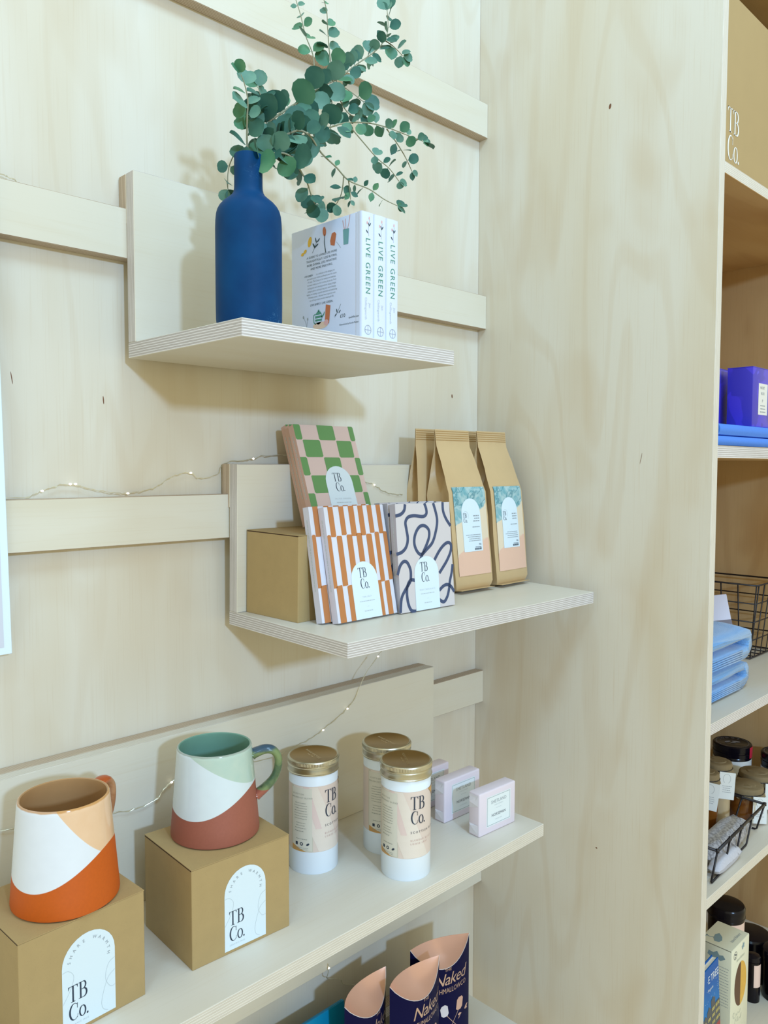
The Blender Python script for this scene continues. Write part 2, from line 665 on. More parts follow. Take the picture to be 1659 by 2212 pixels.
# ================================================================== blue bottle vase
t = thing('bottle_vase', 'matt blue bottle vase on the highest shelf, holding eucalyptus', 'vase', on_shelf(1, -615.5, -161.9))
m, nt, N, L, b = new_mat('vase_blue')
tc = N.new('ShaderNodeTexCoord').outputs['Object']
c = mixc(nt, smooth(nt, noise(nt, tc, 25, 3), 0.3, 0.7), lin((2, 54, 100)), lin((4, 64, 112)))
sc_ = noise(nt, tc, 1.0, 4, 2.0, (60, 60, 90))
scr = vmath(nt, 'ABSOLUTE', vmath(nt, 'SUBTRACT', sc_, 0.5))
msk = smooth(nt, noise(nt, tc, 14, 1), 0.60, 0.68)
c = mixc(nt, vmath(nt, 'MULTIPLY', vmath(nt, 'MULTIPLY', smooth(nt, scr, 0.012, 0.0), msk), 0.6), c, lin((96, 150, 190)))
L.new(c, b.inputs['Base Color'])
b.inputs['Roughness'].default_value = 0.55
b.inputs['Specular IOR Level'].default_value = 0.13
M_VASE = m
prof = [(0.0, 0.6), (29, 0.4), (31.5, 0), (33.2, 2), (34.4, 6), (35.2, 13), (35.4, 30), (35.4, 108), (35.1, 117), (34.4, 123.5), (33.2, 128), (30.9, 132.3), (27.2, 136.5),
        (21.8, 140.8), (18.0, 144.2), (16.1, 147.5), (15.2, 151.5), (15.0, 157), (15.0, 185.5), (14.6, 186.8), (13.8, 187.2), (13.0, 186.6), (12.8, 184), (12.8, 120), (12.8, 90), (0, 90)]
lathe('bottle', t, prof, M_VASE, 64)

# ================================================================== books
M_COVER = mat('book_cover', (214, 224, 248), 0.32)
M_PAGES = mat('book_pages', (236, 232, 220), 0.8)
M_GREEN = mat('ink_green', (74, 142, 120), 0.5)
M_DGREEN = mat('ink_deep_green', (36, 66, 72), 0.5)
M_TAN = mat('ink_rust', (196, 112, 72), 0.5)
M_YEL = mat('ink_yellow', (226, 178, 50), 0.5)
M_TEAL = mat('ink_teal', (112, 170, 178), 0.5)
M_PINK = mat('ink_blush', (222, 170, 168), 0.5)
BW, BH, BT = 128.5, 145.5, 19.8


def book(x, label, full):
    t = thing('hardback_book', label, 'book', on_shelf(1, x, -211.5), 'white hardback books')
    # local: spine towards -y at y = 0, covers run back in +y, x = thickness
    box('page_block', t, 2.2, BT - 2.2, 3, BW - 3, 3, BH - 3, M_PAGES, 0.3, 1)
    for xa in (0.0, BT - 2.0):
        box('cover_panel', t, xa, xa + 2.0, 7.0, BW, 0, BH, M_COVER, 0.7, 2)
    V, F = [], []
    pr_ = [(0.15, 8.5), (0.0, 4.0), (0.25, 1.6), (1.3, 0.45), (4, 0.1), (BT / 2, -0.25), (BT - 4, 0.1), (BT - 1.3, 0.45), (BT - 0.25, 1.6), (BT, 4.0), (BT - 0.15, 8.5)]
    n = len(pr_)
    inn = [(2.0, 8.5), (2.0, 4)] + [(2.0 + (BT - 4) * i / (n - 5), 2.2) for i in range(n - 4)] + [(BT - 2, 4), (BT - 2, 8.5)]
    for z in (0, BH):
        V += [(a, b, z) for a, b in pr_] + [(a, b, z) for a, b in inn]
    for i in range(n - 1):
        F += [(i, i + 1, 2 * n + i + 1, 2 * n + i), (n + i, 3 * n + i, 3 * n + i + 1, n + i + 1), (i, n + i, n + i + 1, i + 1), (2 * n + i, 2 * n + i + 1, 3 * n + i + 1, 3 * n + i)]
    F += [(0, 2 * n, 3 * n, n), (n - 1, 2 * n - 1, 4 * n - 1, 3 * n - 1)]
    sp = mesh_obj('spine', V, F, M_COVER, t, None, True)
    sp.data.set_sharp_from_angle(angle=math.radians(40))
    fs = lambda u, v: (u, -0.42, v)      # spine print
    # title runs down the spine
    V2, F2 = text('LIVE GREEN', 7.0, 0, 0, 'C', 1.22)
    printing('spine_title', sp, [([(BT / 2 - 3.5 + b, 85 - a) for a, b in V2], F2)], M_GREEN, fs)
    V2, F2 = text('Chillingworth', 3.0, 0, 0, 'C', 1.05)
    V3, F3 = text('Jen', 3.0, 0, 0, 'C', 1.05)
    printing('spine_author', sp, [([(BT / 2 - 4.6 + b, 37 - a) for a, b in V2], F2), ([(BT / 2 + 1.4 + b, 41 - a) for a, b in V3], F3)], M_PALEINK, fs)
    printing('spine_logo', sp, [stroke(arc_pts(BT / 2, 13, 4.8, 5.2, 0, 360, 20)[:-1], 0.5, True, raw=True), rect(BT / 2 - 0.25, 8.0, BT / 2 + 0.25, 18.0),
                                rect(BT / 2 - 4.6, 12.6, BT / 2 + 4.6, 13.1)], M_GREY, fs)
    c = BT / 2
    printing('spine_sprig', sp, [stroke([(c + 1, 119), (c + 0.5, 128), (c + 2.2, 137)], 0.35)], M_GREY, fs)
    printing('spine_sprig', sp, [disc(c + 2.6, 132, 0.7, 2.6, 8, -0.6), disc(c + 0.6, 132, 0.6, 2.4, 8, 0.5), disc(c - 1.8, 123.5, 0.7, 2.4, 8, 0.7)], M_DGREEN, fs)
    printing('spine_sprig', sp, [disc(c + 1.6, 139, 0.9, 1.9, 8), disc(c - 1.6, 133.5, 0.9, 1.8, 8)], M_PINK, fs)
    # hinge groove along the covers
    printing('hinge_groove', t, [rect(8.6, 1, 10.0, BH - 1)], mat('groove_shade', (206, 210, 226), 0.5), lambda u, v: (-0.08, u, v))
    if not full:
        return t
    fc = lambda u, v: (-0.25, BW - u, v)  # back cover seen from the left: u from the fore-edge towards the spine
    C = 58.0
    g = []
    g += text_block(['A GUIDE TO LIVING LIFE MORE', 'THOUGHTFULLY, LESS BUYING,', 'MORE DOING, LESS WANTING', 'AND MORE ENJOYING.'], 2.5, C, 108, 4.7, 'C', 1.12)
    g += text_block(['LIVE SIMPLY. LIVE GREEN.'], 2.5, C, 50.5, 5, 'C', 1.05)
    g += [text('LIVE GREEN', 2.1, 26, 86.5, 'L')]
    printing('cover_text', t, g, M_DGREEN, fc)
    para = ['is a collection of the changes you', 'can make to your home and lifestyle over the course', 'of a year. The 52 tips are for novices and veterans,',
            'no matter where you live or what job you do. From', 'making your own cleaning products, buying vintage,', 'giving to plants, and improving your natural beauty',
            'regime, to creating a capsule wardrobe and celebrating', 'Christmas simply - discover how to get the most', 'out of living a more modest, meaningful life.']
    g = [text(para[0], 2.1, 48, 86.5, 'L', 0.98, 0.2, 0.86)] + [text(s_, 2.1, C, 86.5 - 3.75 * (i + 1), 'C', 0.98, 0.2, 0.86) for i, s_ in enumerate(para[1:])]
    printing('cover_text', t, g, M_GREY, fc)
    # little kitchen pictures along the head
    printing('cover_picture', t, [disc(36, 128, 3.4, 6.2, 14, -0.3), disc(27, 118, 3.2, 2.2, 10, 0.5), disc(22, 115.5, 3.0, 2.0, 10, 0.2)], M_YEL, fc)
    printing('cover_picture', t, [stroke([(41, 114), (46, 121), (50, 127)], 0.5), disc(44, 122, 1.1, 4.2, 10, 0.6), disc(49, 121.5, 1.0, 3.6, 10, -1.1), disc(47.5, 128, 0.9, 3.6, 10, 0.3),
                                  disc(52.5, 127, 0.9, 3.2, 10, -0.9), stroke([(64, 132), (63.5, 122), (66, 110)], [0.8, 1.2, 1.4])], M_DGREEN, fc)
    printing('cover_picture', t, [disc(63.5, 135, 3.0, 5.6, 14, 0.15), poly([(75, 117), (82, 115), (85, 128), (82, 131), (77, 130), (74, 122)])], M_TAN, fc)
    printing('cover_picture', t, [poly([(98, 113), (106, 112.5), (107.5, 130), (97, 130.5)])], M_TEAL, fc)
    printing('cover_picture', t, [stroke([(99.5, 130), (97.5, 137), (96.5, 141)], 1.0), stroke([(102, 130), (101, 142)], 0.8), stroke([(105, 130), (108, 139), (109, 145)], 0.8)], M_PINK, fc)
    printing('cover_picture', t, [stroke([(85, 119), (90, 114), (93, 110.5)], 0.4)], M_GREY, fc)
    fl = lambda u, v: (-0.25, BW - u, v + 18)
    # teapot still life near the foot
    printing('cover_picture', t, [disc(56, 7.6, 14, 4.2, 18)], mat('ink_sand', (226, 196, 172), 0.5), fl)
    printing('cover_picture', t, [poly([(64, 9), (72, 8), (74.5, 29), (66, 31)])], M_TAN, fl)
    printing('cover_picture', t, [disc(52.5, 17, 6.6, 8.0, 18), stroke([(46.5, 22), (43, 20), (44, 12), (48, 10)], 1.2), stroke([(58, 17), (62, 20), (63.5, 23)], [2.6, 1.6, 1.0]), disc(52.5, 25.4, 1.6, 1.4, 8)], M_GREEN, fl)
    printing('cover_picture', t, [rect(47, 19.5, 58, 20.7), rect(46.2, 15.5, 58.8, 16.7), rect(47.5, 11.8, 57.6, 12.9)], M_COVER, lambda u, v: (-0.4, BW - u, v + 18))
    printing('cover_picture', t, [disc(67, 10, 4.4, 3.4, 12)], M_PINK, lambda u, v: (-0.4, BW - u, v + 18))
    printing('cover_picture', t, [stroke([(30, 8), (28, 14), (24, 20)], 0.4), stroke([(30, 8), (31, 16)], 0.4), disc(23.5, 21, 1.3, 2, 8), disc(31.5, 18, 1.2, 1.8, 8)], M_GREY, fl)
    printing('cover_picture', t, [stroke([(82, 14), (88, 20), (93, 28)], 0.4), disc(86, 21, 0.8, 2.6, 8, 0.2), disc(91, 19.5, 0.7, 2.4, 8, -0.8), disc(84, 16.5, 0.7, 2, 8, -1)], M_DGREEN, fl)
    printing('cover_text', t, [text('\u00a310', 4.2, 92, 12, 'L'), text('quadrille.com', 2.2, 124, 9.5, 'R'), text('Illustrations by Amelia Flower', 1.9, 124, 3.0, 'R')], M_DGREEN, fl)
    return t


book(-496.3, 'white hardback nearest the blue vase, its illustrated back cover showing', True)
book(-476.3, 'white hardback sandwiched between two copies, only its spine showing', False)
book(-456.3, 'white hardback at the right end of the row of three', False)

# ================================================================== eucalyptus
LEAF_M = []
for nm, a, b_ in (('leaf_sage', (84, 130, 112), (110, 152, 132)), ('leaf_deep', (46, 94, 82), (68, 116, 98)), ('leaf_fresh', (72, 128, 94), (100, 150, 110))):
    m, nt, N, L, b = new_mat(nm)
    tc = N.new('ShaderNodeTexCoord').outputs['Object']
    oi = N.new('ShaderNodeObjectInfo').outputs['Random']
    c = mixc(nt, smooth(nt, noise(nt, tc, 0.22 * 1000 / 4, 3), 0.3, 0.7), lin(a), lin(b_))
    c = mixc(nt, vmath(nt, 'MULTIPLY', oi, 0.45), c, lin((52, 98, 84)))
    L.new(c, b.inputs['Base Color'])
    b.inputs['Roughness'].default_value = 0.5
    b.inputs['Specular IOR Level'].default_value = 0.3
    LEAF_M.append(m)
M_STEM = mat('eucalyptus_stem_bark', (140, 142, 116), 0.6, 0, 0.15, 80)


def leaf_mesh(kind, m):
    """round eucalyptus leaf, stalk at the origin, blade along +x, unit length 10 mm"""
    out = [(0, 0), (0.7, 1.6), (2.0, 3.5), (4.2, 4.8), (6.6, 4.7), (8.6, 3.2), (9.7, 1.3), (10, 0)]
    if kind == 1:
        out = [(0, 0), (0.8, 2.2), (2.2, 4.4), (4.6, 5.5), (7.2, 4.9), (8.9, 3.2), (9.5, 1.5), (9.6, 0)]
    if kind == 2:
        out = [(0, 0), (1.0, 1.3), (2.6, 2.9), (4.8, 3.6), (7.0, 3.1), (8.8, 1.7), (9.8, 0.6), (10.4, 0)]
    V = [(x, 0, 0.25 * math.sin(x / 10 * PI)) for x, y in out]
    F = []
    for s_ in (1, -1):
        b0 = len(V)
        V += [(x, s_ * y, 0.22 * abs(y) + 0.9 * (x / 10) ** 2 - 0.3) for x, y in out[1:-1]]
        n = len(out) - 2
        F.append((0, 1, b0) if s_ > 0 else (1, 0, b0))
        for i in range(n - 1):
            q = (i + 1, i + 2, b0 + i + 1, b0 + i)
            F.append(q if s_ > 0 else q[::-1])
        F.append((n, n + 1, b0 + n - 1) if s_ > 0 else (n + 1, n, b0 + n - 1))
    V.append((-1.2, 0, -0.2))
    V += [(-1.2, 0.25, -0.2), (0.4, 0.25, 0.1), (0.4, -0.25, 0.1)]
    k = len(V)
    F.append((k - 4, k - 3, k - 2, k - 1))
    me = bpy.data.meshes.new('leaf')
    me.from_pydata([(x * S, y * S, z * S) for x, y, z in V], [], F)
    me.materials.append(m)
    for p in me.polygons:
        p.use_smooth = True
    return me


LEAVES = [leaf_mesh(k, m) for m in LEAF_M for k in (0, 1, 2)]
rl = random.Random(11)
RIGHT = rt.copy()


def leaves_along(t, P, s0, s1, step, big, small, prefer=(0, 1, 3, 4, 7), tip=True, first=0):
    """pairs of leaves along the polyline P (mm, room), turned partly to the front"""
    Q = spline(P, 10)
    cum = [0.0]
    for a, b in zip(Q, Q[1:]):
        cum.append(cum[-1] + (b - a).length)
    tot = cum[-1]
    d = s0 * tot
    k = first
    while d < s1 * tot:
        i = max(j for j in range(len(cum)) if cum[j] <= d)
        i = min(i, len(Q) - 2)
        f = (d - cum[i]) / max(1e-6, cum[i + 1] - cum[i])
        p = Q[i].lerp(Q[i + 1], f)
        dirv = (Q[i + 1] - Q[i]).normalized()
        u = d / tot
        size = 1.08 * (big + (small - big) * u)
        base = Vector((rl.uniform(-1, 1), rl.uniform(-1, 1), rl.uniform(-1, 1)))
        side0 = dirv.cross(Vector((-0.7, -0.7, 0.1))).normalized()
        side0 = (Matrix.Rotation(k % 2 * PI / 2 * 0.75 + rl.uniform(-0.5, 0.5), 3, dirv) @ side0)
        for sg in (1, -1):
            if rl.random() < 0.08:
                continue
            out = (side0 * sg + dirv * rl.uniform(0.15, 0.7) + base * 0.25).normalized()
            put_leaf(t, p, out, size * rl.uniform(0.75, 1.15), rl.choice(prefer))
        k += 1
        d += step * (0.8 + 0.4 * rl.random()) * (0.65 + 0.5 * size / big)
    if tip:
        dirv = (Q[-1] - Q[-2]).normalized()
        for s_ in (-0.5, 0.4):
            out = (dirv + dirv.cross(Vector((-0.7, -0.7, 0.2))).normalized() * s_).normalized()
            put_leaf(t, Q[-1], out, small * rl.uniform(0.8, 1.1), rl.choice(prefer))


def put_leaf(t, p, out, size, kind):
    nrm = Vector((-0.62, -0.62, 0.45)) + Vector((rl.uniform(-1, 1), rl.uniform(-1, 1), rl.uniform(-1, 1))) * 0.62
    y = nrm.cross(out)
    if y.length < 0.05:
        y = out.orthogonal()
    y.normalize()
    z = out.cross(y)
    k = size / 10.0
    M = Matrix.Identity(4)
    for r_ in range(3):
        M[r_][0], M[r_][1], M[r_][2] = out[r_] * k, y[r_] * k, z[r_] * k
    M.translation = (Vector(p) + out * 1.2 * k) * S
    return link('leaf', LEAVES[kind], t, M)


def eucalyptus(label, stems, spec):
    t = thing('eucalyptus_branch', label, 'branch', T(0, 0, Z0), 'eucalyptus branches in the blue vase')
    for i, P in enumerate(stems):
        Q = spline(P, 6)
        n = len(Q)
        r0 = 1.5 if i == 0 else 0.85
        V, F = tube_vf(Q, [r0 + (0.45 - r0) * j / (n - 1) for j in range(n)], 6)
        mesh_obj('stem', V, F, M_STEM, t, None, True)
    for sp_ in spec:
        leaves_along(t, stems[sp_[0]], *sp_[1:])
    return t


NECK = (-615.5, -180, 290)
E1a = [NECK, (-613, -180, 325), (-617, -181, 345), (-620, -186, 368), (-622, -190, 384), (-627, -192, 397), (-633, -194, 405)]
E1b = [(-616, -182, 352), (-604, -176, 376), (-592, -172, 397), (-594, -170, 412)]
E1c = [(-616, -178, 322), (-620, -168, 338), (-624, -160, 328), (-625, -156, 316), (-624, -154, 302)]
E2 = [(-613, -179, 292), (-609, -179, 325), (-592, -176, 368), (-558, -170, 399), (-529, -166, 422), (-499, -163, 447), (-470, -160, 467), (-438, -158, 495), (-398, -156, 530), (-381, -155, 557), (-381, -154, 583)]
E2a = [(-480, -161, 460), (-483, -163, 474), (-489, -166, 492), (-493, -168, 515), (-496, -170, 531), (-502, -172, 541)]
E2b = [(-511, -164, 437), (-507, -160, 466), (-507, -157, 484), (-515, -154, 503), (-519, -150, 526), (-525, -148, 543)]
E2c = [(-388, -155, 544), (-374, -158, 540), (-359, -160, 533)]
E2d = [(-480, -161, 460), (-468, -168, 455), (-456, -174, 448), (-446, -178, 442)]
E2e = [(-473, -160, 464), (-470, -164, 440), (-461, -170, 425), (-446, -172, 424)]
E3 = [(-613, -182, 292), (-608, -183, 326), (-593, -190, 338), (-569, -196, 355), (-546, -200, 369), (-519, -200, 383), (-489, -198, 398), (-452, -196, 409), (-419, -194, 414), (-385, -192, 416), (-352, -190, 418)]
E3a = [(-421, -194, 412), (-399, -190, 402), (-381, -187, 391), (-367, -185, 378)]
E3b = [(-489, -198, 397), (-468, -200, 383), (-444, -200, 370), (-421, -199, 363), (-404, -198, 353)]
E4 = [(-615, -183, 292), (-608, -186, 326), (-588, -194, 350), (-568, -205, 364), (-554, -210, 360), (-537, -208, 348), (-513, -206, 339), (-492, -204, 330), (-458, -202, 329), (-431, -200, 324), (-408, -199, 322)]
E4a = [(-501, -205, 334), (-498, -200, 324), (-494, -192, 316), (-495, -186, 308)]
E4b = [(-493, -204, 331), (-489, -202, 320), (-486, -200, 311)]
E5 = [(-617, -184, 292), (-610, -189, 326), (-596, -203, 333), (-583, -210, 332), (-570, -210, 322), (-556, -206, 312), (-541, -196, 302), (-527, -186, 298), (-519, -178, 299)]
GR = (0, 1, 2, 6, 7)
DK = (3, 4, 1, 0, 5)
eucalyptus('short upright eucalyptus sprig at the left of the vase mouth', [E1a, E1b, E1c],
           [(0, 0.34, 0.97, 8.5, 21, 15), (1, 0.15, 0.95, 9, 19, 16), (2, 0.62, 1.0, 14, 14, 13, DK)])
eucalyptus('tallest eucalyptus branch, reaching up to the right across the batten', [E2, E2a, E2b, E2c, E2d, E2e],
           [(0, 0.20, 0.62, 8.5, 25, 18), (0, 0.62, 0.98, 8.5, 21, 13, DK), (1, 0.2, 0.97, 13, 20, 5), (2, 0.45, 0.97, 15, 22, 7, GR), (3, 0.3, 0.95, 9, 15, 14, (6, 7, 0)),
            (4, 0.4, 0.9, 12, 15, 19), (5, 0.3, 0.95, 10, 11, 13)])
eucalyptus('arching eucalyptus branch spreading far out over the books', [E3, E3a, E3b],
           [(0, 0.18, 0.50, 8.5, 24, 18, DK), (0, 0.52, 0.97, 14, 17, 12, GR), (1, 0.35, 0.95, 11, 12, 11, DK), (2, 0.5, 0.97, 11, 12, 11, DK)])
eucalyptus('thin small-leaved eucalyptus twig hanging down towards the book tops', [E4, E4a, E4b],
           [(0, 0.16, 0.40, 9, 24, 16, DK), (0, 0.46, 0.97, 15, 10, 9, (2, 5, 8)), (1, 0.4, 0.95, 11, 10, 12, DK), (2, 0.6, 0.97, 9, 9, 8, (2, 5, 8))])
eucalyptus('drooping eucalyptus branch dangling between vase and books', [E5],
           [(0, 0.20, 0.52, 7.5, 23, 20), (0, 0.52, 0.98, 11.5, 18, 16, DK)])


# ================================================================== kraft card boxes
def card_box(name, label, M, w, d, h, group, arch_label=False, gap=True):
    t = thing(name, label, 'box', M, group)
    # local: front-left foot at the origin, front face looks to -y
    box('carton', t, 0, w, 0, d, 0, h - 1.6, M_KRAFT, 0.5, 1)
    V = [(-0.1, -0.3, h - 0.55), (w + 0.1, -0.3, h - 0.9), (w + 0.1, d + 0.2, h - 0.9), (-0.1, d + 0.2, h - 0.3),
         (-0.1, -0.3, h - 1.2), (w + 0.1, -0.3, h - 1.7), (w + 0.1, d + 0.2, h - 1.7), (-0.1, d + 0.2, h - 0.95)]
    mesh_obj('lid_flap', V, [(0, 1, 2, 3), (7, 6, 5, 4), (0, 4, 5, 1), (1, 5, 6, 2), (2, 6, 7, 3), (3, 7, 4, 0)], M_KRAFT, t)
    if gap:
        printing('lid_gap', t, [rect(0.5, h - 2.4, d - 0.5, h - 1.2)], mat('gap_shadow_card', (70, 50, 30), 0.9), lambda u, v: (-0.12, u, v))
    if arch_label:
        lx, ly, lw, lh = 38.5, 3.5, 52.0, 87.0
        lb = printing('paper_label', t, [arch(lx, ly, lw, lh)], M_LABEL, face_y(0, 0, 0, 0.15))
        pr = face_y(0, 0, 0, 0.32)
        printing('label_mark', lb, tbco(lx + 5.5, ly + 9.5, 15.5, 0.5, 0.80), M_INK, pr)
        g = []
        word = 'SHARE WARMTH'
        for i, ch in enumerate(word):
            if ch == ' ':
                continue
            a = math.radians(168 - 176 * i / (len(word) - 1))
            r = 18.2
            g.append(text(ch, 2.9, lx + lw / 2 + r * math.cos(a), ly + lh - lw / 2 + r * math.sin(a), 'C', 1, 0, 1, a - PI / 2))
        printing('label_lettering', lb, g, M_GREY, pr)
        printing('label_lettering', lb, [text('CERAMIC MUG', 1.5, lx + 6, ly + 4.5, 'L', 1.4)], M_PALEINK, pr)
        x0, y0 = lx, ly
        printing('label_line', lb, [stroke([(x0 + 0.3, y0 + 58), (x0 + 6, y0 + 58), (x0 + 11, y0 + 51), (x0 + 8, y0 + 40), (x0 + 0.3, y0 + 28)], 0.3),
                                    stroke([(x0 + lw - 0.3, y0 + 51), (x0 + lw - 7, y0 + 47), (x0 + lw - 10, y0 + 34), (x0 + lw - 5, y0 + 24), (x0 + lw - 0.3, y0 + 24)], 0.3),
                                    stroke([(x0 + lw - 0.3, y0 + 39), (x0 + lw - 8, y0 + 33), (x0 + lw - 14, y0 + 15), (x0 + lw - 13, y0 + 6), (x0 + lw - 8, y0 + 2)], 0.3)], M_PALEINK, pr)
    return t


card_box('mug_box', 'kraft gift box under the orange mug, white arched label', on_shelf(3, -877.5, -181.2, 0, math.radians(3.0)), 122.3, 108, 108, 'kraft mug boxes', True)
card_box('mug_box', 'kraft gift box under the terracotta and green mug, white arched label', on_shelf(3, -703.0, -175.7, 0, math.radians(-2.4)), 122.5, 108, 108, 'kraft mug boxes', True)
card_box('kraft_carton', 'plain brown card carton on the middle shelf behind the striped bars', on_shelf(2, -516.9, -118.2, 0, math.radians(4.6)), 140, 98, 109, None, False)


# ================================================================== mugs
def mug_material(name, white, second, clay, bound, rimcol, speck):
    """glaze dips: white over clay along a curve, a second glaze over the white along a slanting line"""
    m, nt, N, L, b = new_mat(name)
    tc = N.new('ShaderNodeTexCoord').outputs['Object']
    sp = N.new('ShaderNodeSeparateXYZ')
    L.new(tc, sp.inputs[0])
    s_ = vmath(nt, 'MULTIPLY', sp.outputs['X'], 1000)
    z = vmath(nt, 'MULTIPLY', sp.outputs['Z'], 1000)
    lo = vmath(nt, 'ADD', vmath(nt, 'ADD', vmath(nt, 'MULTIPLY', vmath(nt, 'MULTIPLY', s_, s_), bound[2]), vmath(nt, 'MULTIPLY', s_, bound[1])), bound[0])
    glazed = smooth(nt, vmath(nt, 'SUBTRACT', z, lo), -0.35, 0.35)
    two = smooth(nt, vmath(nt, 'SUBTRACT', vmath(nt, 'ADD', z, vmath(nt, 'MULTIPLY', s_, bound[3])), bound[4]), -0.4, 0.4)
    two = vmath(nt, 'MULTIPLY', two, smooth(nt, s_, -30, -29))
    nz = noise(nt, tc, 90, 3)
    c = mixc(nt, nz, lin(white), tuple(x * 0.94 for x in lin(white)[:3]) + (1,))
    c = mixc(nt, two, c, mixc(nt, nz, lin(second), lin(speck)))
    cl = mixc(nt, noise(nt, tc, 400, 2), lin(clay), tuple(x * 0.86 for x in lin(clay)[:3]) + (1,))
    c = mixc(nt, glazed, cl, c)
    rim = smooth(nt, vmath(nt, 'ADD', z, vmath(nt, 'MULTIPLY', nz, 2.0)), 98.6, 99.8)
    c = mixc(nt, vmath(nt, 'MULTIPLY', rim, 0.8), c, lin(rimcol))
    L.new(c, b.inputs['Base Color'])
    L.new(vmath(nt, 'SUBTRACT', 0.62, vmath(nt, 'MULTIPLY', glazed, 0.5)), b.inputs['Roughness'])
    return m


def mug(label, M, mats, handle_deg):
    t = thing('ceramic_mug', label, 'mug', M, 'two-tone ceramic mugs')
    prof = [(0.0, 0.8), (46, 0.6), (48.5, 0), (49.6, 0.8), (49.9, 3), (48.6, 18), (46.8, 40), (44.9, 63), (43.1, 84), (42.2, 95), (41.9, 98), (41.2, 99.5), (40.2, 99.8), (39.2, 99.0),
            (38.8, 96.5), (40.2, 80), (42.4, 55), (44.6, 28), (45.0, 12), (42, 6.5), (30, 5.2), (0, 5)]
    mi = [0] * 12 + [1] * (len(prof) - 13)
    lathe('mug_body', t, prof, [mats[0], mats[1]], 64, True, mi)
    a = math.radians(handle_deg)
    P = [(42.2, 0, 85.0), (46.5, 0, 87.0), (57, 0, 90), (66, 0, 88), (71.5, 0, 80), (71.5, 0, 68), (66.5, 0, 55), (57, 0, 45), (50, 0, 39.5), (46.6, 0, 37)]
    Q = spline(P, 5)
    n = len(Q)
    V, F = tube_vf(Q, [4.6 + 1.6 * abs(1 - 2 * i / (n - 1)) ** 2 for i in range(n)], 12, 1.55, False, (0, 0, 1))
    mesh_obj('handle', V, F, mats[2], t, None, True, None, RZ(a))
    return t


def handle_mat(name, a_, b_, c_, clay):
    m, nt, N, L, b = new_mat(name)
    tc = N.new('ShaderNodeTexCoord').outputs['Object']
    sp = N.new('ShaderNodeSeparateXYZ')
    L.new(tc, sp.inputs[0])
    n1 = noise(nt, tc, 55, 3, 0.5)
    c = mixc(nt, smooth(nt, n1, 0.35, 0.6), lin(a_), lin(b_))
    c = mixc(nt, smooth(nt, vmath(nt, 'ADD', vmath(nt, 'MULTIPLY', sp.outputs['Z'], 1000), vmath(nt, 'MULTIPLY', n1, 14)), 93, 99), c, lin(c_))
    c = mixc(nt, smooth(nt, vmath(nt, 'MULTIPLY', sp.outputs['Z'], 1000), 44.5, 43.8), c, lin(clay))
    L.new(c, b.inputs['Base Color'])
    b.inputs['Roughness'].default_value = 0.14
    return m


mg1 = (mug_material('mug_glaze_orange', (226, 232, 240), (232, 198, 164), (200, 90, 0), (27.5, 0.27, 0.008, 1.45, 113), (196, 140, 70), (226, 188, 150)),
       mat('mug_inside_tan', (176, 136, 92), 0.2, 0, 0.14, 30), handle_mat('mug_handle_rust', (176, 130, 92), (150, 100, 66), (176, 84, 38), (196, 84, 30)))
mg2 = (mug_material('mug_glaze_terracotta', (214, 226, 232), (172, 198, 188), (158, 92, 74), (32, 0.27, 0.007, 0.6, 87), (150, 160, 150), (190, 206, 192)),
       mat('mug_inside_celadon', (112, 152, 134), 0.2, 0, 0.14, 30), handle_mat('mug_handle_olive', (120, 138, 92), (74, 98, 72), (58, 84, 104), (158, 92, 74)))
CR = math.atan2(RIGHT.y, RIGHT.x)
mug('white glazed mug with bright orange base, nearest the left edge', on_shelf(3, -814.1, -131.0, 108.1, CR), mg1, 74)
mug('white and sage glazed mug with terracotta base and olive handle', on_shelf(3, -634.8, -114.0, 108.1, CR), mg2, 12)

# ================================================================== tea tins
M_LID = mat('tin_lid_side', (206, 202, 184), 0.32, 1.0, 0.04, 200)
M_LIDTOP = mat('tin_lid_gold', (176, 148, 98), 0.36, 1.0, 0.04, 200)
M_TIN = mat('tin_white', (228, 240, 252), 0.28)
M_TLAB = mat('tin_label_blush', (220, 204, 194), 0.45, 0, 0.03, 20)
M_TL2 = mat('tin_label_cream', (204, 200, 184), 0.45)
M_TL3 = mat('tin_label_pink', (222, 201, 196), 0.45)
M_TL4 = mat('tin_label_sand', (226, 216, 206), 0.45)
M_TL5 = mat('tin_label_ochre', (196, 150, 84), 0.45)


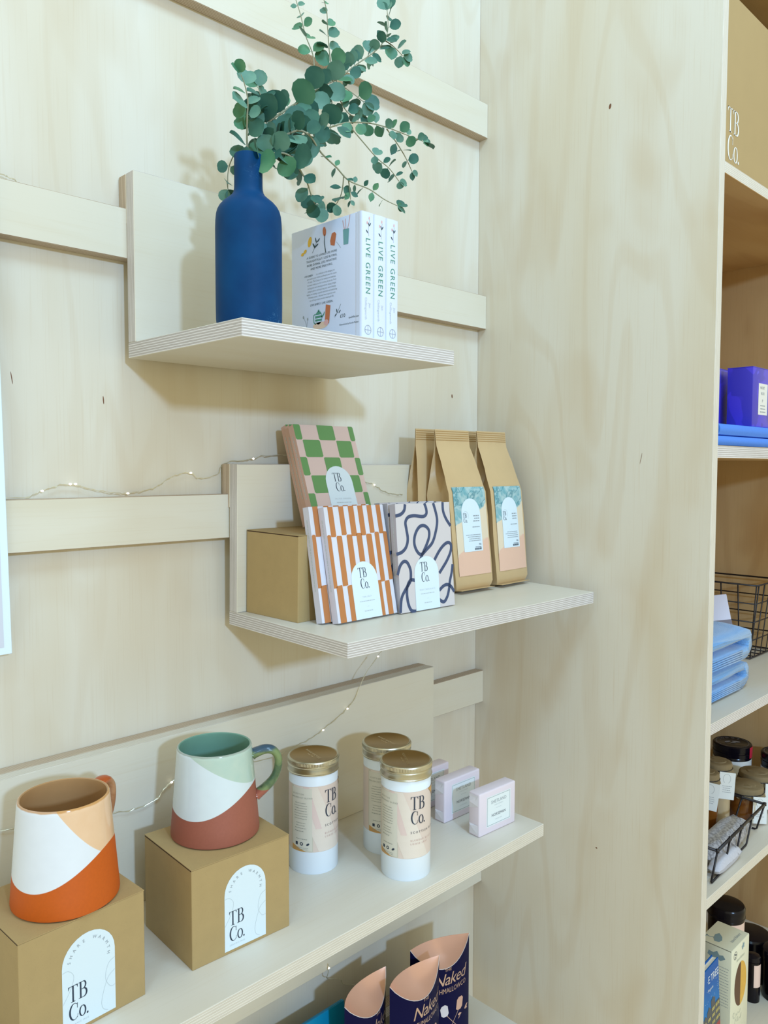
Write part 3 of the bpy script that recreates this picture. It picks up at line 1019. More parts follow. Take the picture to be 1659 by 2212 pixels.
def tin(label, M):
    t = thing('tea_tin', label, 'tin', M, 'white tea tins with gold lids')
    R = 32.1
    lathe('can', t, [(0, 0.8), (30.5, 0.5), (31.6, 0), (R, 0.9), (R, 131), (R - 0.6, 132), (0, 132)], M_TIN, 64)
    lid = lathe('lid', t, [(33.0, 129.0), (33.9, 129.2), (34.0, 130.2), (33.2, 131.0), (33.2, 136.2), (33.7, 137.0), (33.7, 138.2), (33.0, 138.9), (33.0, 140.2), (33.7, 140.9), (33.7, 145.4), (33.0, 146.6), (31.6, 147.2), (30.8, 146.7), (0, 146.6)], [M_LID, M_LIDTOP], 72, True, [0] * 13 + [1])
    V, F = [], []
    n = 110
    for k in range(n):
        a0, a1, a2 = (2 * PI * (k + f) / n for f in (0.1, 0.5, 0.9))
        b = len(V)
        for a, r in ((a0, 33.65), (a1, 34.05), (a2, 33.65)):
            V += [(r * math.cos(a), r * math.sin(a), 141.2), (r * math.cos(a), r * math.sin(a), 145.0)]
        F += [(b, b + 2, b + 3, b + 1), (b + 2, b + 4, b + 5, b + 3)]
    o = mesh_obj('knurling', V, F, M_LID, lid)
    o['kind'] = 'stuff'
    # raised lettering on the lid
    top = lambda u, v: (u, v, 147.0)
    emb = [text('PLEASE RECYCLE', 3.2, 0, -2, 'C', 1.15), text('THIS TIN', 2.2, 2, -7, 'C', 1.2)]
    o = printing('embossed_lettering', lid, emb, mat('tin_lid_bright', (236, 222, 184), 0.2, 1.0), top)

    def cyl(lift):
        return lambda u, v: ((R + lift) * math.cos(u / R), (R + lift) * math.sin(u / R), v)
    # u = arc length, u = 0 faces the tin's local +x; the mark begins there
    lb = printing('wrap_label', t, [rect(-PI * R, 29.5, PI * R, 115.5, 128, 1)], M_TLAB, cyl(0.14))

    def skew(q, f):
        return ([f(a_, b_) for a_, b_ in q[0]], q[1])
    printing('label_art', lb, [rect(-48, 30, -16, 115, 26, 1)], M_TL2, cyl(0.27))
    printing('label_art', lb, [skew(rect(-26, 30, 8, 115, 28, 8), lambda a_, b_: (a_ + (72 - b_) * 0.42, b_))], M_TL4, cyl(0.40))
    printing('label_art', lb, [skew(rect(-20, 60, -12, 115, 8, 8), lambda a_, b_: (a_ - (b_ - 72) * 0.30 + 4, b_))], M_TL3, cyl(0.53))
    printing('label_art', lb, [rect(-46, 31, -17, 113, 24, 1)], mat('tin_label_panel', (214, 212, 200), 0.45), cyl(0.66))
    printing('label_art', lb, [skew(rect(-46, 30, -24, 38, 18, 2), lambda a_, b_: (a_, 30 + (b_ - 30) * (-24 - a_) / 22))], M_TL5, cyl(0.74))
    printing('label_art', lb, [skew(rect(27, 96, 48, 115, 18, 2), lambda a_, b_: (a_, 115 - (115 - b_) * (a_ - 27) / 21))], M_TL5, cyl(0.74))
    pr = cyl(0.86)
    printing('label_mark', lb, tbco(0, 74, 16.5, 0.5, 0.80), M_INK, pr)
    printing('label_lettering', lb, [text('SCOTTISH BLEND', 2.7, 0, 62, 'L', 1.55)], M_INK, pr)
    M_MAUVE = mat('ink_mauve', (196, 164, 160), 0.5)
    printing('label_lettering', lb, [text('BLENDED BLACK', 2.1, 0, 52, 'L', 1.6)], M_MAUVE, pr)
    printing('label_lettering', lb, [text('LOOSE LEAF', 2.1, 0, 47.5, 'L', 1.6)], M_MAUVE, pr)
    M_MOSS = mat('ink_moss', (148, 152, 142), 0.6)
    printing('label_lettering', lb, [text('SCOTTISH', 1.9, -36, 104, 'C', 1.4), text('BREAKFAST BLEND', 1.9, -31, 99.5, 'C', 1.3)], M_MOSS, pr)
    g = dashes(-42, 93, 19, 7, 3.4, 0.6, 3, 'C') + dashes(-41, 67, 17, 3, 3.4, 0.6, 4, 'C') + dashes(-41, 56, 15, 1, 3, 0.8, 5) + dashes(-39, 46, 17, 1, 3, 0.7, 6) + dashes(-40, 34.6, 22, 2, 2, 0.5, 8)
    o = printing('label_small_print', lb, g, M_MOSS, pr)
    o['kind'] = 'stuff'
    for g in (rect(-40, 38, -36.4, 42), stroke(arc_pts(-31, 40, 1.7, 1.7, 0, 360, 12)[:-1], 1.1, True, raw=True), disc(-22.5, 40, 2.4, 1.3, 10, 0.6)):
        printing('label_symbol', lb, [g], M_INK, pr)
    return t


VIEW = math.atan2(-0.713, -0.701)          # direction back towards the camera


def tin_rot(px, py, deg):
    a = math.atan2(-898.3 - (py - TRW), -1117 - px)
    return a + math.radians(deg)


for lbl, x, y, dg in (('white tea tin beside the terracotta mug, its mark turned right', -468.8, -88.3, 27),
                      ('white tea tin at the back, half behind another tin', -363.6, -119.0, 36),
                      ('white tea tin at the front, between the other tins and soaps', -393.5, -184.8, 11)):
    tin(lbl, on_shelf(3, x, y, 0, tin_rot(x, y, dg)))

# ================================================================== soaps
M_SOAP = mat('soap_paper', (226, 216, 227), 0.5, 0, 0.02, 60)
M_SOAPF = mat('soap_paper_fold', (224, 222, 230), 0.5)


def soap(label, M, dark=False):
    t = thing('wrapped_soap', label, 'soap', M, 'paper-wrapped soaps')
    w, d, h = 79.5, 20.5, 62.5
    box('soap_bar', t, 0, w, 0, d, 0, h, M_SOAP, 2.2, 3)
    f = lambda u, v: (-0.25, u, v)
    printing('wrapper_fold', t, [poly([(2.0, 3), (d - 2, 3), (d - 4.0, 16), (3.5, 14)])], M_SOAPF, f)
    printing('wrapper_fold', t, [poly([(2.0, h - 3), (d - 2, h - 3), (d * 0.55, h - 17)])], M_SOAPF, lambda u, v: (-0.6 - 0.9 * (h - 3 - v) / 14, u, v))
    V = [(0.2, 1.5, 2), (0.2, d - 1.5, 2), (-2.2, d - 5, 15), (-0.4, 2, 17), (0.2, d - 1.5, 17)]
    mesh_obj('wrapper_fold', V, [(0, 1, 2), (0, 2, 3), (1, 4, 2), (2, 4, 3)], M_SOAPF, t)
    V = [(0.2, 1.5, h - 2), (0.2, d - 1.5, h - 2), (-2.8, d - 4, h - 13), (-0.3, 2, h - 18), (0.2, d - 1.5, h - 24)]
    mesh_obj('wrapper_fold', V, [(0, 2, 1), (0, 3, 2), (1, 2, 4), (2, 3, 4)], M_SOAPF, t)
    lb = printing('soap_label', t, [rect(15.5, 10, 68, 54)], mat('soap_label_white', (226, 236, 240), 0.5), face_y(0, 0, 0, 0.12))
    pr = face_y(0, 0, 0, 0.28)
    a, b_, c_, d_ = 17, 11.5, 66.5, 52.5
    printing('label_border', lb, [rect(a, b_, c_, b_ + 0.5), rect(a, d_ - 0.5, c_, d_), rect(a, b_, a + 0.5, d_), rect(c_ - 0.5, b_, c_, d_)], M_GREY, pr)
    printing('label_lettering', lb, [text('SHETLAND', 4.6, 41.8, 42.2, 'C', 1.02)], M_GREY, pr)
    printing('label_lettering', lb, [text('SOAP COMPANY', 1.5, 41.8, 38.2, 'C', 1.2), rect(36, 34, 47.5, 34.3), text('LUXURY SOAP', 1.4, 41.8, 17.0, 'C', 1.2)], M_PALEINK, pr)
    printing('label_lettering', lb, [text('NORSEMAN', 4.0, 41.8, 23, 'C', 1.0)], mat('ink_slate', (96, 98, 108), 0.6), pr)
    return t


soap('lilac paper-wrapped soap half hidden behind the front tea tin', on_shelf(3, -272, -84, 0, math.radians(-1)))
soap('lilac paper-wrapped soap in the middle of the three', on_shelf(3, -259.6, -134.9, 0, math.radians(-1.5)))
soap('lilac paper-wrapped soap nearest the right end of the shelf', on_shelf(3, -258.3, -198.6, 0, math.radians(-3)))

# ================================================================== chocolate bars
CW, CH, CT = 104.0, 144.0, 11.5


def quad_map(TLc, TRc, BLc, BRc):
    """turns points measured on a photo of the cover into cover millimetres"""
    def f(x, y):
        v = 0.5
        for _ in range(12):
            xl = TLc[0] + (BLc[0] - TLc[0]) * v
            xr = TRc[0] + (BRc[0] - TRc[0]) * v
            u = (x - xl) / (xr - xl)
            yt = TLc[1] + (TRc[1] - TLc[1]) * u
            yb = BLc[1] + (BRc[1] - BLc[1]) * u
            v = (y - yt) / (yb - yt)
        return (u * CW, (1 - v) * CH)
    return f


def choc(label, M, kind, group):
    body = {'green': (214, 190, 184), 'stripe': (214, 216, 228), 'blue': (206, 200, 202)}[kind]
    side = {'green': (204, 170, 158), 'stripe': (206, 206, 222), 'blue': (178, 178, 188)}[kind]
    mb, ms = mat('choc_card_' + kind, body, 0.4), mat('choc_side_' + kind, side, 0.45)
    t = thing('chocolate_bar', label, 'chocolate bar', M, group)
    V = [(x, y, z) for z in (0, CH) for y in (0, CT) for x in (0, CW)]
    F = [(0, 2, 3, 1), (4, 5, 7, 6), (0, 1, 5, 4), (2, 6, 7, 3), (0, 4, 6, 2), (1, 3, 7, 5)]
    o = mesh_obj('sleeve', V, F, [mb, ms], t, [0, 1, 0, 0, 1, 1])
    bv = o.modifiers.new('edge', 'BEVEL')
    bv.width = 0.0005
    bv.segments = 2
    pf = face_y(0, 0, 0, 0.18)
    # open end of the sleeve: recessed tray
    printing('sleeve_opening', t, [rect(2.2, 1.6, CW - 2.2, CT - 1.6)], mat('sleeve_inside', (120, 108, 104), 0.8), lambda u, v: (u, v, CH + 0.12))
    V2, F2 = dashes(0, 0, 112, 1, 1, 1.5, 9)[0], None
    g = [([(CT / 2 - 0.6 + b, CH - 16 - a) for a, b in sv], sf) for sv, sf in dashes(0, 0, 112, 1, 1, 1.4, 21)]
    printing('side_lettering', t, g, M_PALEINK, lambda u, v: (-0.15, u, v))
    if kind == 'green':
        cols = [0, 11, 39.5, 68, 95, CW]
        rows = [CH, CH - 22, CH - 47, CH - 73, CH - 98, CH - 122, 0]
        g = []
        for r in range(6):
            for c_ in range(5):
                if (r + c_) % 2 == 0:
                    w1 = math.sin(r * 2.1 + c_ * 1.7) * 1.2
                    x0, x1, y0, y1 = cols[c_], cols[c_ + 1], rows[r + 1], rows[r]
                    x0 += w1 * 0.4 if c_ else 0
                    g.append(poly([(x0, y1 - (0.8 if r else 0)), (x0 + 1.4 * (c_ > 0), y1), (x1 - 1.5, y1), (x1, y1 - 1.6), (x1 - w1 * 0.3 * (c_ < 4), y0 + 2), (x1 - 1.8, y0 + 0.2), (x0 + 2, y0), (x0 + 0.1, y0 + 1.8)]))
        printing('printed_check', t, g, mat('choc_print_green', (98, 148, 90), 0.42), pf)
    if kind == 'stripe':
        top = [(6, 14.5), (24, 32.5), (40.5, 50), (57, 66), (73.5, 82), (90, 98)]
        mid = [(0, 6), (15, 24), (32, 41.5), (49, 58.5), (66, 76), (81.5, 89.5), (97, CW)]
        bot = [(4, 14), (22, 31), (40, 49), (57, 66), (73, 82), (88, 97)]
        g = []
        for i, (a, b) in enumerate(top):
            e = CH - 38 + math.sin(i * 1.9) * 1.5
            g.append(poly([(a, CH), (b, CH), (b + 0.3, e + 1), (b - 1.5, e), (a + 0.4, e + 0.3)]))
        for i, (a, b) in enumerate(mid):
            s_, e = CH - 36 + math.cos(i * 2.3) * 1.2, CH - 101 + math.sin(i * 1.3) * 1.5
            g.append(poly([(a, s_ - 1.5), (a + 1.5, s_), (b - 0.8, s_ - 0.4), (b, s_ - 2), (b, e + 0.8), (b - 1.5, e), (a, e)]))
        for i, (a, b) in enumerate(bot):
            s_ = CH - 99.5 + math.cos(i * 1.7) * 1.2
            g.append(poly([(a, s_ - 1.2), (a + 2, s_), (b, s_ + 0.3), (b, 0), (a, 0)]))
        printing('printed_stripe', t, g, mat('choc_print_brown', (186, 120, 70), 0.42), pf)
    if kind == 'blue':
        q = quad_map((110, 945), (675, 930), (190, 2049), (722, 1985))
        S_ = [[(208, 948), (200, 1010), (165, 1050), (115, 1065)],
              [(405, 940), (425, 1000), (425, 1050), (390, 1075), (300, 1065), (240, 1080), (215, 1130), (225, 1200), (240, 1300), (225, 1380), (185, 1430), (132, 1450)],
              [(498, 938), (530, 1050), (540, 1130), (525, 1230), (490, 1340), (430, 1410), (375, 1460), (330, 1420), (305, 1340), (315, 1250), (355, 1180), (405, 1168), (450, 1210), (455, 1280), (430, 1360), (395, 1440), (360, 1530)],
              [(600, 933), (605, 1020), (635, 1100), (684, 1176)],
              [(510, 1520), (560, 1430), (610, 1370), (655, 1345), (685, 1370), (680, 1440), (640, 1530), (590, 1610), (560, 1655)],
              [(148, 1660), (170, 1570), (205, 1525), (240, 1540), (270, 1610), (275, 1690), (265, 1740), (220, 1820), (190, 1900), (184, 2040)],
              [(330, 1722), (275, 1715), (245, 1770), (240, 1850), (255, 1950), (285, 2020), (330, 2032)],
              [(700, 1570), (690, 1650), (670, 1740), (660, 1820), (640, 1900), (605, 1950), (560, 1925)],
              [(560, 1830), (600, 1790), (640, 1775), (680, 1795), (714, 1850)]]
        g = [stroke([q(*p) for p in P], 4.6, n=6) for P in S_]
        printing('printed_loop', t, g, mat('choc_print_navy', (58, 74, 108), 0.42, 0, 0.2, 300), pf)
    ax = {'green': 34, 'stripe': 30, 'blue': 28}[kind]
    lb = printing('arch_label', t, [arch(ax, 0.2, 46, 72 if kind != 'green' else 84)], M_LABEL, face_y(0, 0, 0, 0.34))
    pr = face_y(0, 0, 0, 0.5)
    ty = 38 if kind != 'green' else 48
    printing('label_mark', lb, tbco(ax + (13 if kind != 'blue' else 11), ty, 12.4, 2.0, 0.78), M_INK, pr)
    nm = {'green': 'SALTED CARAMEL', 'stripe': 'TAN SALT', 'blue': 'MILK CHOCOLATE'}[kind]
    printing('label_lettering', lb, [text(nm, 1.9, ax + 23, ty - 11.5, 'C', 1.35), rect(ax + 21.5, ty - 23, ax + 24.5, ty - 22.7)]
             + dashes(ax + 6, ty - 16.5, 34, 1, 2, 1.0, 31, 'C') + dashes(ax + 15, ty - 29, 16, 1, 2, 1.1, 33, 'C'), M_PALEINK, pr)
    return t


def lean(k, x, y, h, rz, deg):
    a = math.radians(deg)
    return on_shelf(k, x, y, h + CT * math.sin(a), rz) @ RX(-a)


GB = 'chocolate bars leaning on the middle shelf'
for i, lb in enumerate(('green check chocolate bar at the front of its row, label showing', 'green check chocolate bar in the middle of its row, edge showing', 'green check chocolate bar at the back of its row against the panel')):
    choc(lb, lean(2, -462 + 3.5 * i, -84.5 + 12.6 * i, 109.4, math.radians(-2), 21.5), 'green', GB)
choc('orange striped chocolate bar in front, white arched label showing', lean(2, -488.0, -161.5, 0, math.radians(1), 12.3), 'stripe', GB)
choc('orange striped chocolate bar tucked behind another striped bar', lean(2, -502.0, -147.6, 0, math.radians(1), 11.6), 'stripe', GB)
for i, lb in enumerate(('grey chocolate bar with navy loops in front, label showing', 'navy looped chocolate bar second behind the front one', 'navy looped chocolate bar furthest back of three')):
    choc(lb, lean(2, -381.5 + (0, 1.5, 2)[i], -164.0 + 14.0 * i, 0, math.radians(-2.2), 6.2 + 0.6 * i), 'blue', GB)

# ================================================================== coffee bags
m, nt, N, L, b = new_mat('coffee_watercolour_print')
tc = N.new('ShaderNodeTexCoord').outputs['Object']
sp = N.new('ShaderNodeSeparateXYZ')
L.new(tc, sp.inputs[0])
zz = vmath(nt, 'MULTIPLY', sp.outputs['Z'], 1000)
n1 = noise(nt, tc, 26, 3, 0.9)
n2 = noise(nt, tc, 55, 4, 1.4)
up = vmath(nt, 'ADD', zz, vmath(nt, 'MULTIPLY', n1, 70))
up = vmath(nt, 'SUBTRACT', up, vmath(nt, 'MULTIPLY', sp.outputs['X'], 420))
c = mixc(nt, smooth(nt, up, 96, 102), lin((228, 188, 164)), lin((226, 210, 184)))
tealc = mixc(nt, smooth(nt, n2, 0.35, 0.65), lin((112, 168, 178)), lin((170, 198, 200)))
c = mixc(nt, smooth(nt, up, 147, 151), c, tealc)
vein = vmath(nt, 'ABSOLUTE', vmath(nt, 'SUBTRACT', noise(nt, tc, 22, 3, 1.6), 0.5))
c = mixc(nt, vmath(nt, 'MULTIPLY', vmath(nt, 'MULTIPLY', smooth(nt, vein, 0.035, 0.0), smooth(nt, up, 150, 156)), 0.75), c, lin((58, 126, 140)))
L.new(c, b.inputs['Base Color'])
b.inputs['Roughness'].default_value = 0.4
M_WASH = m
BAGW, BAGH = 88.0, 250.0


def bag_sec(h):
    """half width, half depth, gusset tuck, front bulge at height h"""
    if h < 10:
        f = h / 10
        return 38 + 5.5 * f ** 0.5, 17 + 5.5 * f ** 0.5, 2, 1.5 * f
    if h < 150:
        f = (h - 10) / 140
        return 43.5 + 0.8 * math.sin(f * PI), 22.5, 2 + 6 * f, 1.5 + 1.5 * math.sin(f * PI)
    f = min(1, (h - 150) / 75)
    return 44 - 4.5 * f, 21.3 * (1 - f) ** 0.9 + 1.2, 8 + 26 * f, 1.5 * (1 - f)


def coffee_bag(label, M, art, seed, thin=1.0):
    t = thing('coffee_bag', label, 'coffee bag', M, 'brown paper coffee bags')
    rb = random.Random(seed)
    hs = [0, 1.5, 4, 10, 25, 50, 80, 110, 135, 150, 162, 175, 188, 200, 212, 224, 232, 241, 250]
    V, F = [], []
    us = [-1, -0.75, -0.5, -0.25, 0, 0.25, 0.5, 0.75, 1]
    n = len(us) * 2 + 6
    for h in hs:
        w, d, g, bl = bag_sec(h)
        d *= thin
        ring = [(w * u, -(d + bl * (1 - u * u)), h) for u in us]
        g2 = min(g, w - 4)
        ring += [(w - g2 * 0.55, -d * 0.5, h), (w - g2, 0, h), (w - g2 * 0.55, d * 0.5, h)]
        ring += [(w * u, d + bl * 0.5 * (1 - u * u), h) for u in reversed(us)]
        ring += [(-w + g2 * 0.55, d * 0.5, h), (-w + g2, 0, h), (-w + g2 * 0.55, -d * 0.5, h)]
        jig = 1.7 if 20 < h < 225 else 0.2
        V += [(x + rb.uniform(-jig, jig) * (0.3 if abs(y) > d * 0.8 else 1.3), y + (rb.uniform(-jig, jig) * 0.25), z) for x, y, z in ring]
    for i in range(len(hs) - 1):
        for k in range(n):
            k2 = (k + 1) % n
            F.append((i * n + k, i * n + k2, (i + 1) * n + k2, (i + 1) * n + k))
    F.append(tuple(range(n - 1, -1, -1)))
    F.append(tuple((len(hs) - 1) * n + k for k in range(n)))
    o = mesh_obj('paper_pouch', V, F, M_BAG, t, None, True)
    o.data.set_sharp_from_angle(angle=math.radians(28))

    def surf(lift):
        def f(u, v):
            w, d, g, bl = bag_sec(v)
            d *= thin
            q = max(-1, min(1, u / w))
            return (u, -(d + bl * (1 - q * q)) - lift, v)
        return f
    # crimped seal along the top
    for k in range(5):
        h = 233 + 3.4 * k
        printing('seal_crimp', t, [rect(-38.5, h, 38.5, h + 1.2, 2, 1)], mat('bag_crimp', (170, 134, 84), 0.5), surf(0.35))
    # foot flap
    mesh_obj('foot_flap', [(-40, -30 * thin, 0.6), (40, -29 * thin, 0.6), (38, -12 * thin, 1.4), (-38, -12 * thin, 1.4), (-40, -30 * thin, 0.2), (40, -29 * thin, 0.2), (38, -12 * thin, 0.2), (-38, -12 * thin, 0.2)],
             [(0, 1, 2, 3), (0, 4, 5, 1), (1, 5, 6, 2), (3, 7, 4, 0)], M_BAG, t)
    if art:
        lb = printing('art_label', t, [rect(-36, 22, 40, 158, 8, 34)], M_WASH, surf(1.0))
        wl = printing('arch_label', lb, [arch(-22, 58, 44, 82, 14, 12)], M_LABEL, surf(1.35))
        pr = surf(1.65)
        printing('label_mark', wl, tbco(-19, 103, 6.6, 0.4, 0.8), M_INK, pr)
        printing('label_ring', wl, [stroke(arc_pts(-13, 113, 6, 7, -40, 250, 14), 0.35, raw=True)], M_PALEINK, pr)
        g = dashes(2, 112, 16, 3, 4.0, 1.5, seed + 7, 'R')
        g += dashes(-2, 95, 20, 1, 3, 1.1, seed, 'R') + dashes(-18, 83, 36, 4, 3.0, 0.9, seed + 1, 'R')
        printing('label_lettering', wl, g, M_GREY, pr)
        printing('label_lettering', wl, [text('250g', 2.2, 18, 67.5, 'R')] + dashes(2, 64, 16, 1, 2, 0.8, 5, 'R') + [rect(2 + 1.5 * k, 60, 2 + 1.5 * k + (1.1, 0.6)[k % 2], 63) for k in range(11)], M_INK, pr)
    return t


def bag_at(x, y, rz, deg):
    a = math.radians(deg)
    return on_shelf(2, x, y, 19 * math.sin(a) * 0.55, rz) @ RX(-a)


coffee_bag('brown coffee bag behind, tucked between its front neighbour and the panel', bag_at(-180, -34.5, math.radians(-4), 0.3), False, 3, 0.6)
coffee_bag('brown coffee bag at the back beside the plywood divider', bag_at(-84, -34.5, math.radians(-2), 0.3), False, 4, 0.6)
coffee_bag('brown coffee bag with teal and peach label, next to the chocolate', bag_at(-167, -93.0, math.radians(-1), 8.0), True, 5)
coffee_bag('brown coffee bag with teal and peach label, nearest the divider', bag_at(-70, -92.0, math.radians(2), 7.0), True, 6)

# ================================================================== marshmallow pillow boxes
M_NAVY = mat('pillow_box_navy', (16, 16, 60), 0.5, 0, 0, 40, 0, 0.08)
M_COPPER = mat('pillow_box_copper', (236, 190, 172), 0.26, 0.45, 0.04, 40)
M_FOIL = mat('copper_foil', (216, 184, 168), 0.32, 0.6)


def pillow_box(label, M):
    t = thing('marshmallow_box', label, 'box', M, 'navy marshmallow boxes')
    Wd, H, B = 107.0, 186.0, 19.0
    nu, nv = 16, 4

    def prof_y(q):
        return B * (1 - q * q)
    drop = 33.0

    def zt(q):
        return H - drop * (1 - q * q) ** 0.85
    V, F = [], []
    for side in (-1, 1):
        b = len(V)
        for j in range(nv + 1):
            for i in range(nu + 1):
                q = -1 + 2 * i / nu
                top = zt(q) if side < 0 else H - 6 * (1 - q * q)
                V.append((q * Wd / 2, side * prof_y(q), top * j / nv))
        for j in range(nv):
            for i in range(nu):
                a = b + j * (nu + 1) + i
                f = (a, a + 1, a + nu + 2, a + nu + 1)
                F.append(f if side < 0 else f[::-1])
    o = mesh_obj('sleeve', V, F, M_NAVY, t, None, True)
    # tucked flap closing the head: copper, hollow
    V, F = [], []
    nw = 5
    for j in range(nw + 1):
        f = j / nw
        for i in range(nu + 1):
            q = -1 + 2 * i / nu
            z = zt(q) * (1 - f) + (H - 6 * (1 - q * q)) * f - 3.5 * math.sin(f * PI) * (1 - q * q)
            V.append((q * Wd / 2 * 0.998, -prof_y(q) * 0.985 + 1.97 * prof_y(q) * f, z + 0.05))
    for j in range(nw):
        for i in range(nu):
            a = j * (nu + 1) + i
            F.append((a, a + 1, a + nu + 2, a + nu + 1))
    mesh_obj('tuck_flap', V, F, M_COPPER, t, None, True)
    edge = []
    for i in range(nu + 1):
        q = -1 + 2 * i / nu
        edge.append((q * Wd / 2, -prof_y(q) - 0.1, zt(q)))
    tube('flap_edge', t, edge, 0.45, mat('card_edge_white', (226, 220, 224), 0.6), 5)

    def surf(lift):
        return lambda u, v: (u, -prof_y(u / (Wd / 2)) - lift, v)
    pr = surf(0.35)
    up_ = 16.0
    g = [text('THE', 4.6, -2, 132 + up_, 'L', 1.05)]
    printing('foil_lettering', t, g, M_FOIL, pr)
    printing('foil_lettering', t, [text('Naked', 18.5, 10, 110 + up_, 'C', 0.92, 0.28, 0.95)], M_FOIL, pr)
    printing('foil_lettering', t, [text('MARSHMALLOWCO', 8.0, 5, 97 + up_, 'C', 1.0, 0.0, 0.72)], M_FOIL, pr)
    px_ = lambda L_: [(a_ + 6, b_ + up_ * 0.6) for a_, b_ in L_]
    printing('foil_stick', t, [stroke(px_([(-4, 34), (8, 52), (20, 68)]), 0.9)], M_FOIL, pr)
    printing('foil_stick', t, [stroke(px_([(24, 34), (8, 52), (-4, 66)]), 0.9)], M_FOIL, pr)
    printing('printed_marshmallow', t, [poly(px_([(14, 70), (17, 67), (24, 66), (28, 69), (30, 82), (27, 86), (20, 87), (16, 84)]))], M_COPPER, surf(0.4))
    printing('printed_marshmallow', t, [poly(px_([(-14, 68), (-10, 65), (-3, 66), (-1, 70), (-3, 82), (-8, 85), (-14, 83), (-16, 79)]))], mat('marshmallow_white', (220, 216, 224), 0.5), surf(0.4))
    printing('printed_marshmallow', t, [poly(px_([(2, 42), (14, 40), (16, 30), (6, 20), (-6, 26)]))], mat('foil_silver', (176, 176, 184), 0.35, 0.5, 0.3, 200), surf(0.42))
    rb_ = printing('foil_ribbon', t, [poly(px_([(18, 52), (42, 58), (40, 61), (43, 65), (18, 59.5), (21, 56)]))], M_COPPER, surf(0.5))
    printing('ribbon_lettering', rb_, [text('EDITION', 3.0, 36, 55.2 + up_ * 0.6, 'C', 1.0, 0, 1, 0.22)], M_NAVY, surf(0.7))
    return t


def pillow_at(L_, R_, lift=0.0):
    ax, ay, bx, by = L_[0], L_[1], R_[0], R_[1]
    return W((ax + bx) / 2, (ay + by) / 2, -935.0 + lift, math.atan2(by - ay, bx - ax))


pillow_box('navy marshmallow box with copper flap, nearest the divider', pillow_at((-257.5, -81.5), (-154.8, -116.4)))
pillow_box('navy marshmallow box in front, in the middle of the three', pillow_at((-339.5, -120.4), (-233.9, -120.9)))
pillow_box('navy marshmallow box with crumpled copper flap, leftmost of the three', pillow_at((-412.0, -106.2), (-314.6, -83.5)))
t = thing('teal_packet', 'flat teal packet leaning at the wall beside the marshmallow boxes', 'packet', W(-540, -66, -935, 0) @ RX(math.radians(-5)))
box('sleeve', t, 0, 172, 0, 6, 0.6, 147, mat('teal_card', (6, 142, 190), 0.45), 0.8, 2)
box('sleeve_rim', t, 3, 169, 1, 5, 146.6, 147.6, mat('teal_card_dark', (10, 124, 170), 0.45), 0.2, 1)

# ================================================================== fairy lights
M_WIRE = mat('silver_wire', (226, 222, 200), 0.28, 0.7)
m, nt, N, L, b = new_mat('bulb_glow')
b.inputs['Base Color'].default_value = (1, 0.96, 0.85, 1)
b.inputs['Emission Color'].default_value = (1, 0.95, 0.80, 1)
b.inputs['Emission Strength'].default_value = 2.0
b.inputs['Roughness'].default_value = 0.2
M_BULB = m
rw = random.Random(2)
BULB = None


def fairy(label, P, bulbs):
    global BULB
    t = thing('fairy_light_string', label, 'fairy lights', T(0, 0, Z0), 'fairy light wires')
    Q = spline(P, 7)
    Q = [q + Vector((rw.uniform(-.5, .5), rw.uniform(-.4, .1), rw.uniform(-.8, .8))) for q in Q]
    tube('wire', t, Q, 0.36, M_WIRE, 5)
    tube('wire', t, [q + Vector((0.4, -0.3, 0.75 * math.sin(i * 1.1))) for i, q in enumerate(Q)], 0.3, M_WIRE, 4)
    if BULB is None:
        bm = bmesh.new()
        bmesh.ops.create_uvsphere(bm, u_segments=8, v_segments=6, radius=1.25 * S)
        BULB = bpy.data.meshes.new('bulb')
        bm.to_mesh(BULB)
        bm.free()
        BULB.materials.append(M_BULB)
    for p in bulbs:
        o = link('bulb', BULB, t, T(p[0], p[1] - 1.2, p[2]) @ Matrix.Diagonal((1.5, 1, 1, 1)))
    return t


fairy('loose end of fairy light wire resting on the batten left of the top shelf', [(-860, -6, 310), (-808, -6, 308), (-802, -6, 307), (-791, -4, 305)], [])
fairy('fairy light wire lying along the batten beside the middle shelf',
      [(-860, -8, -33), (-799, -8, -34), (-783, -8, -31), (-773, -6, -27), (-757, -5, -22), (-741, -5, -20), (-720, -5, -25), (-697, -7, -30), (-673, -8, -32), (-650, -6, -29), (-631, -5, -24), (-619, -4, -16), (-602, -4, -10), (-585, -4, -8), (-571, -4, -15),
       (-545, -3.5, -10), (-538, -1.5, 0), (-528, -1.5, 6), (-508, -6, 8), (-490, -6, 11), (-472, -6, 15), (-432, -6, 16), (-380, -8, 14), (-340, -40, -5), (-318, -41, -20), (-296, -41, -27), (-278, -41, -36), (-258, -41, -41), (-235, -41, -43)],
      [(-773, -6, -27), (-741, -5, -20), (-735, -5, -20), (-673, -8, -32), (-585, -4, -8), (-490, -6, 11), (-296, -41, -27)])
fairy('fairy light wire hanging below the middle shelf down behind the tea tins',
      [(-240, -40, -262), (-270, -40, -275), (-287, -40, -289), (-314, -39.5, -314), (-333, -39, -345), (-349, -39, -357), (-365, -39, -365), (-396, -39, -378), (-427, -39, -387), (-500, -39, -395), (-580, -39, -380), (-638, -39, -386), (-656, -39, -400), (-678, -39, -405), (-705, -39, -403), (-760, -39, -396), (-811, -39, -388), (-839, -39, -382), (-900, -39, -384)],
      [(-287, -40, -289), (-349, -39, -357), (-396, -39, -378), (-638, -39, -386)])
fairy('short end of fairy light wire on the wall above the marshmallow boxes', [(-372, -22, -745), (-372, -20, -762), (-366, -12, -776), (-336, -6, -793), (-327, -5, -806), (-292, -5, -825), (-262, -5, -831)], [(-372, -22, -752)])

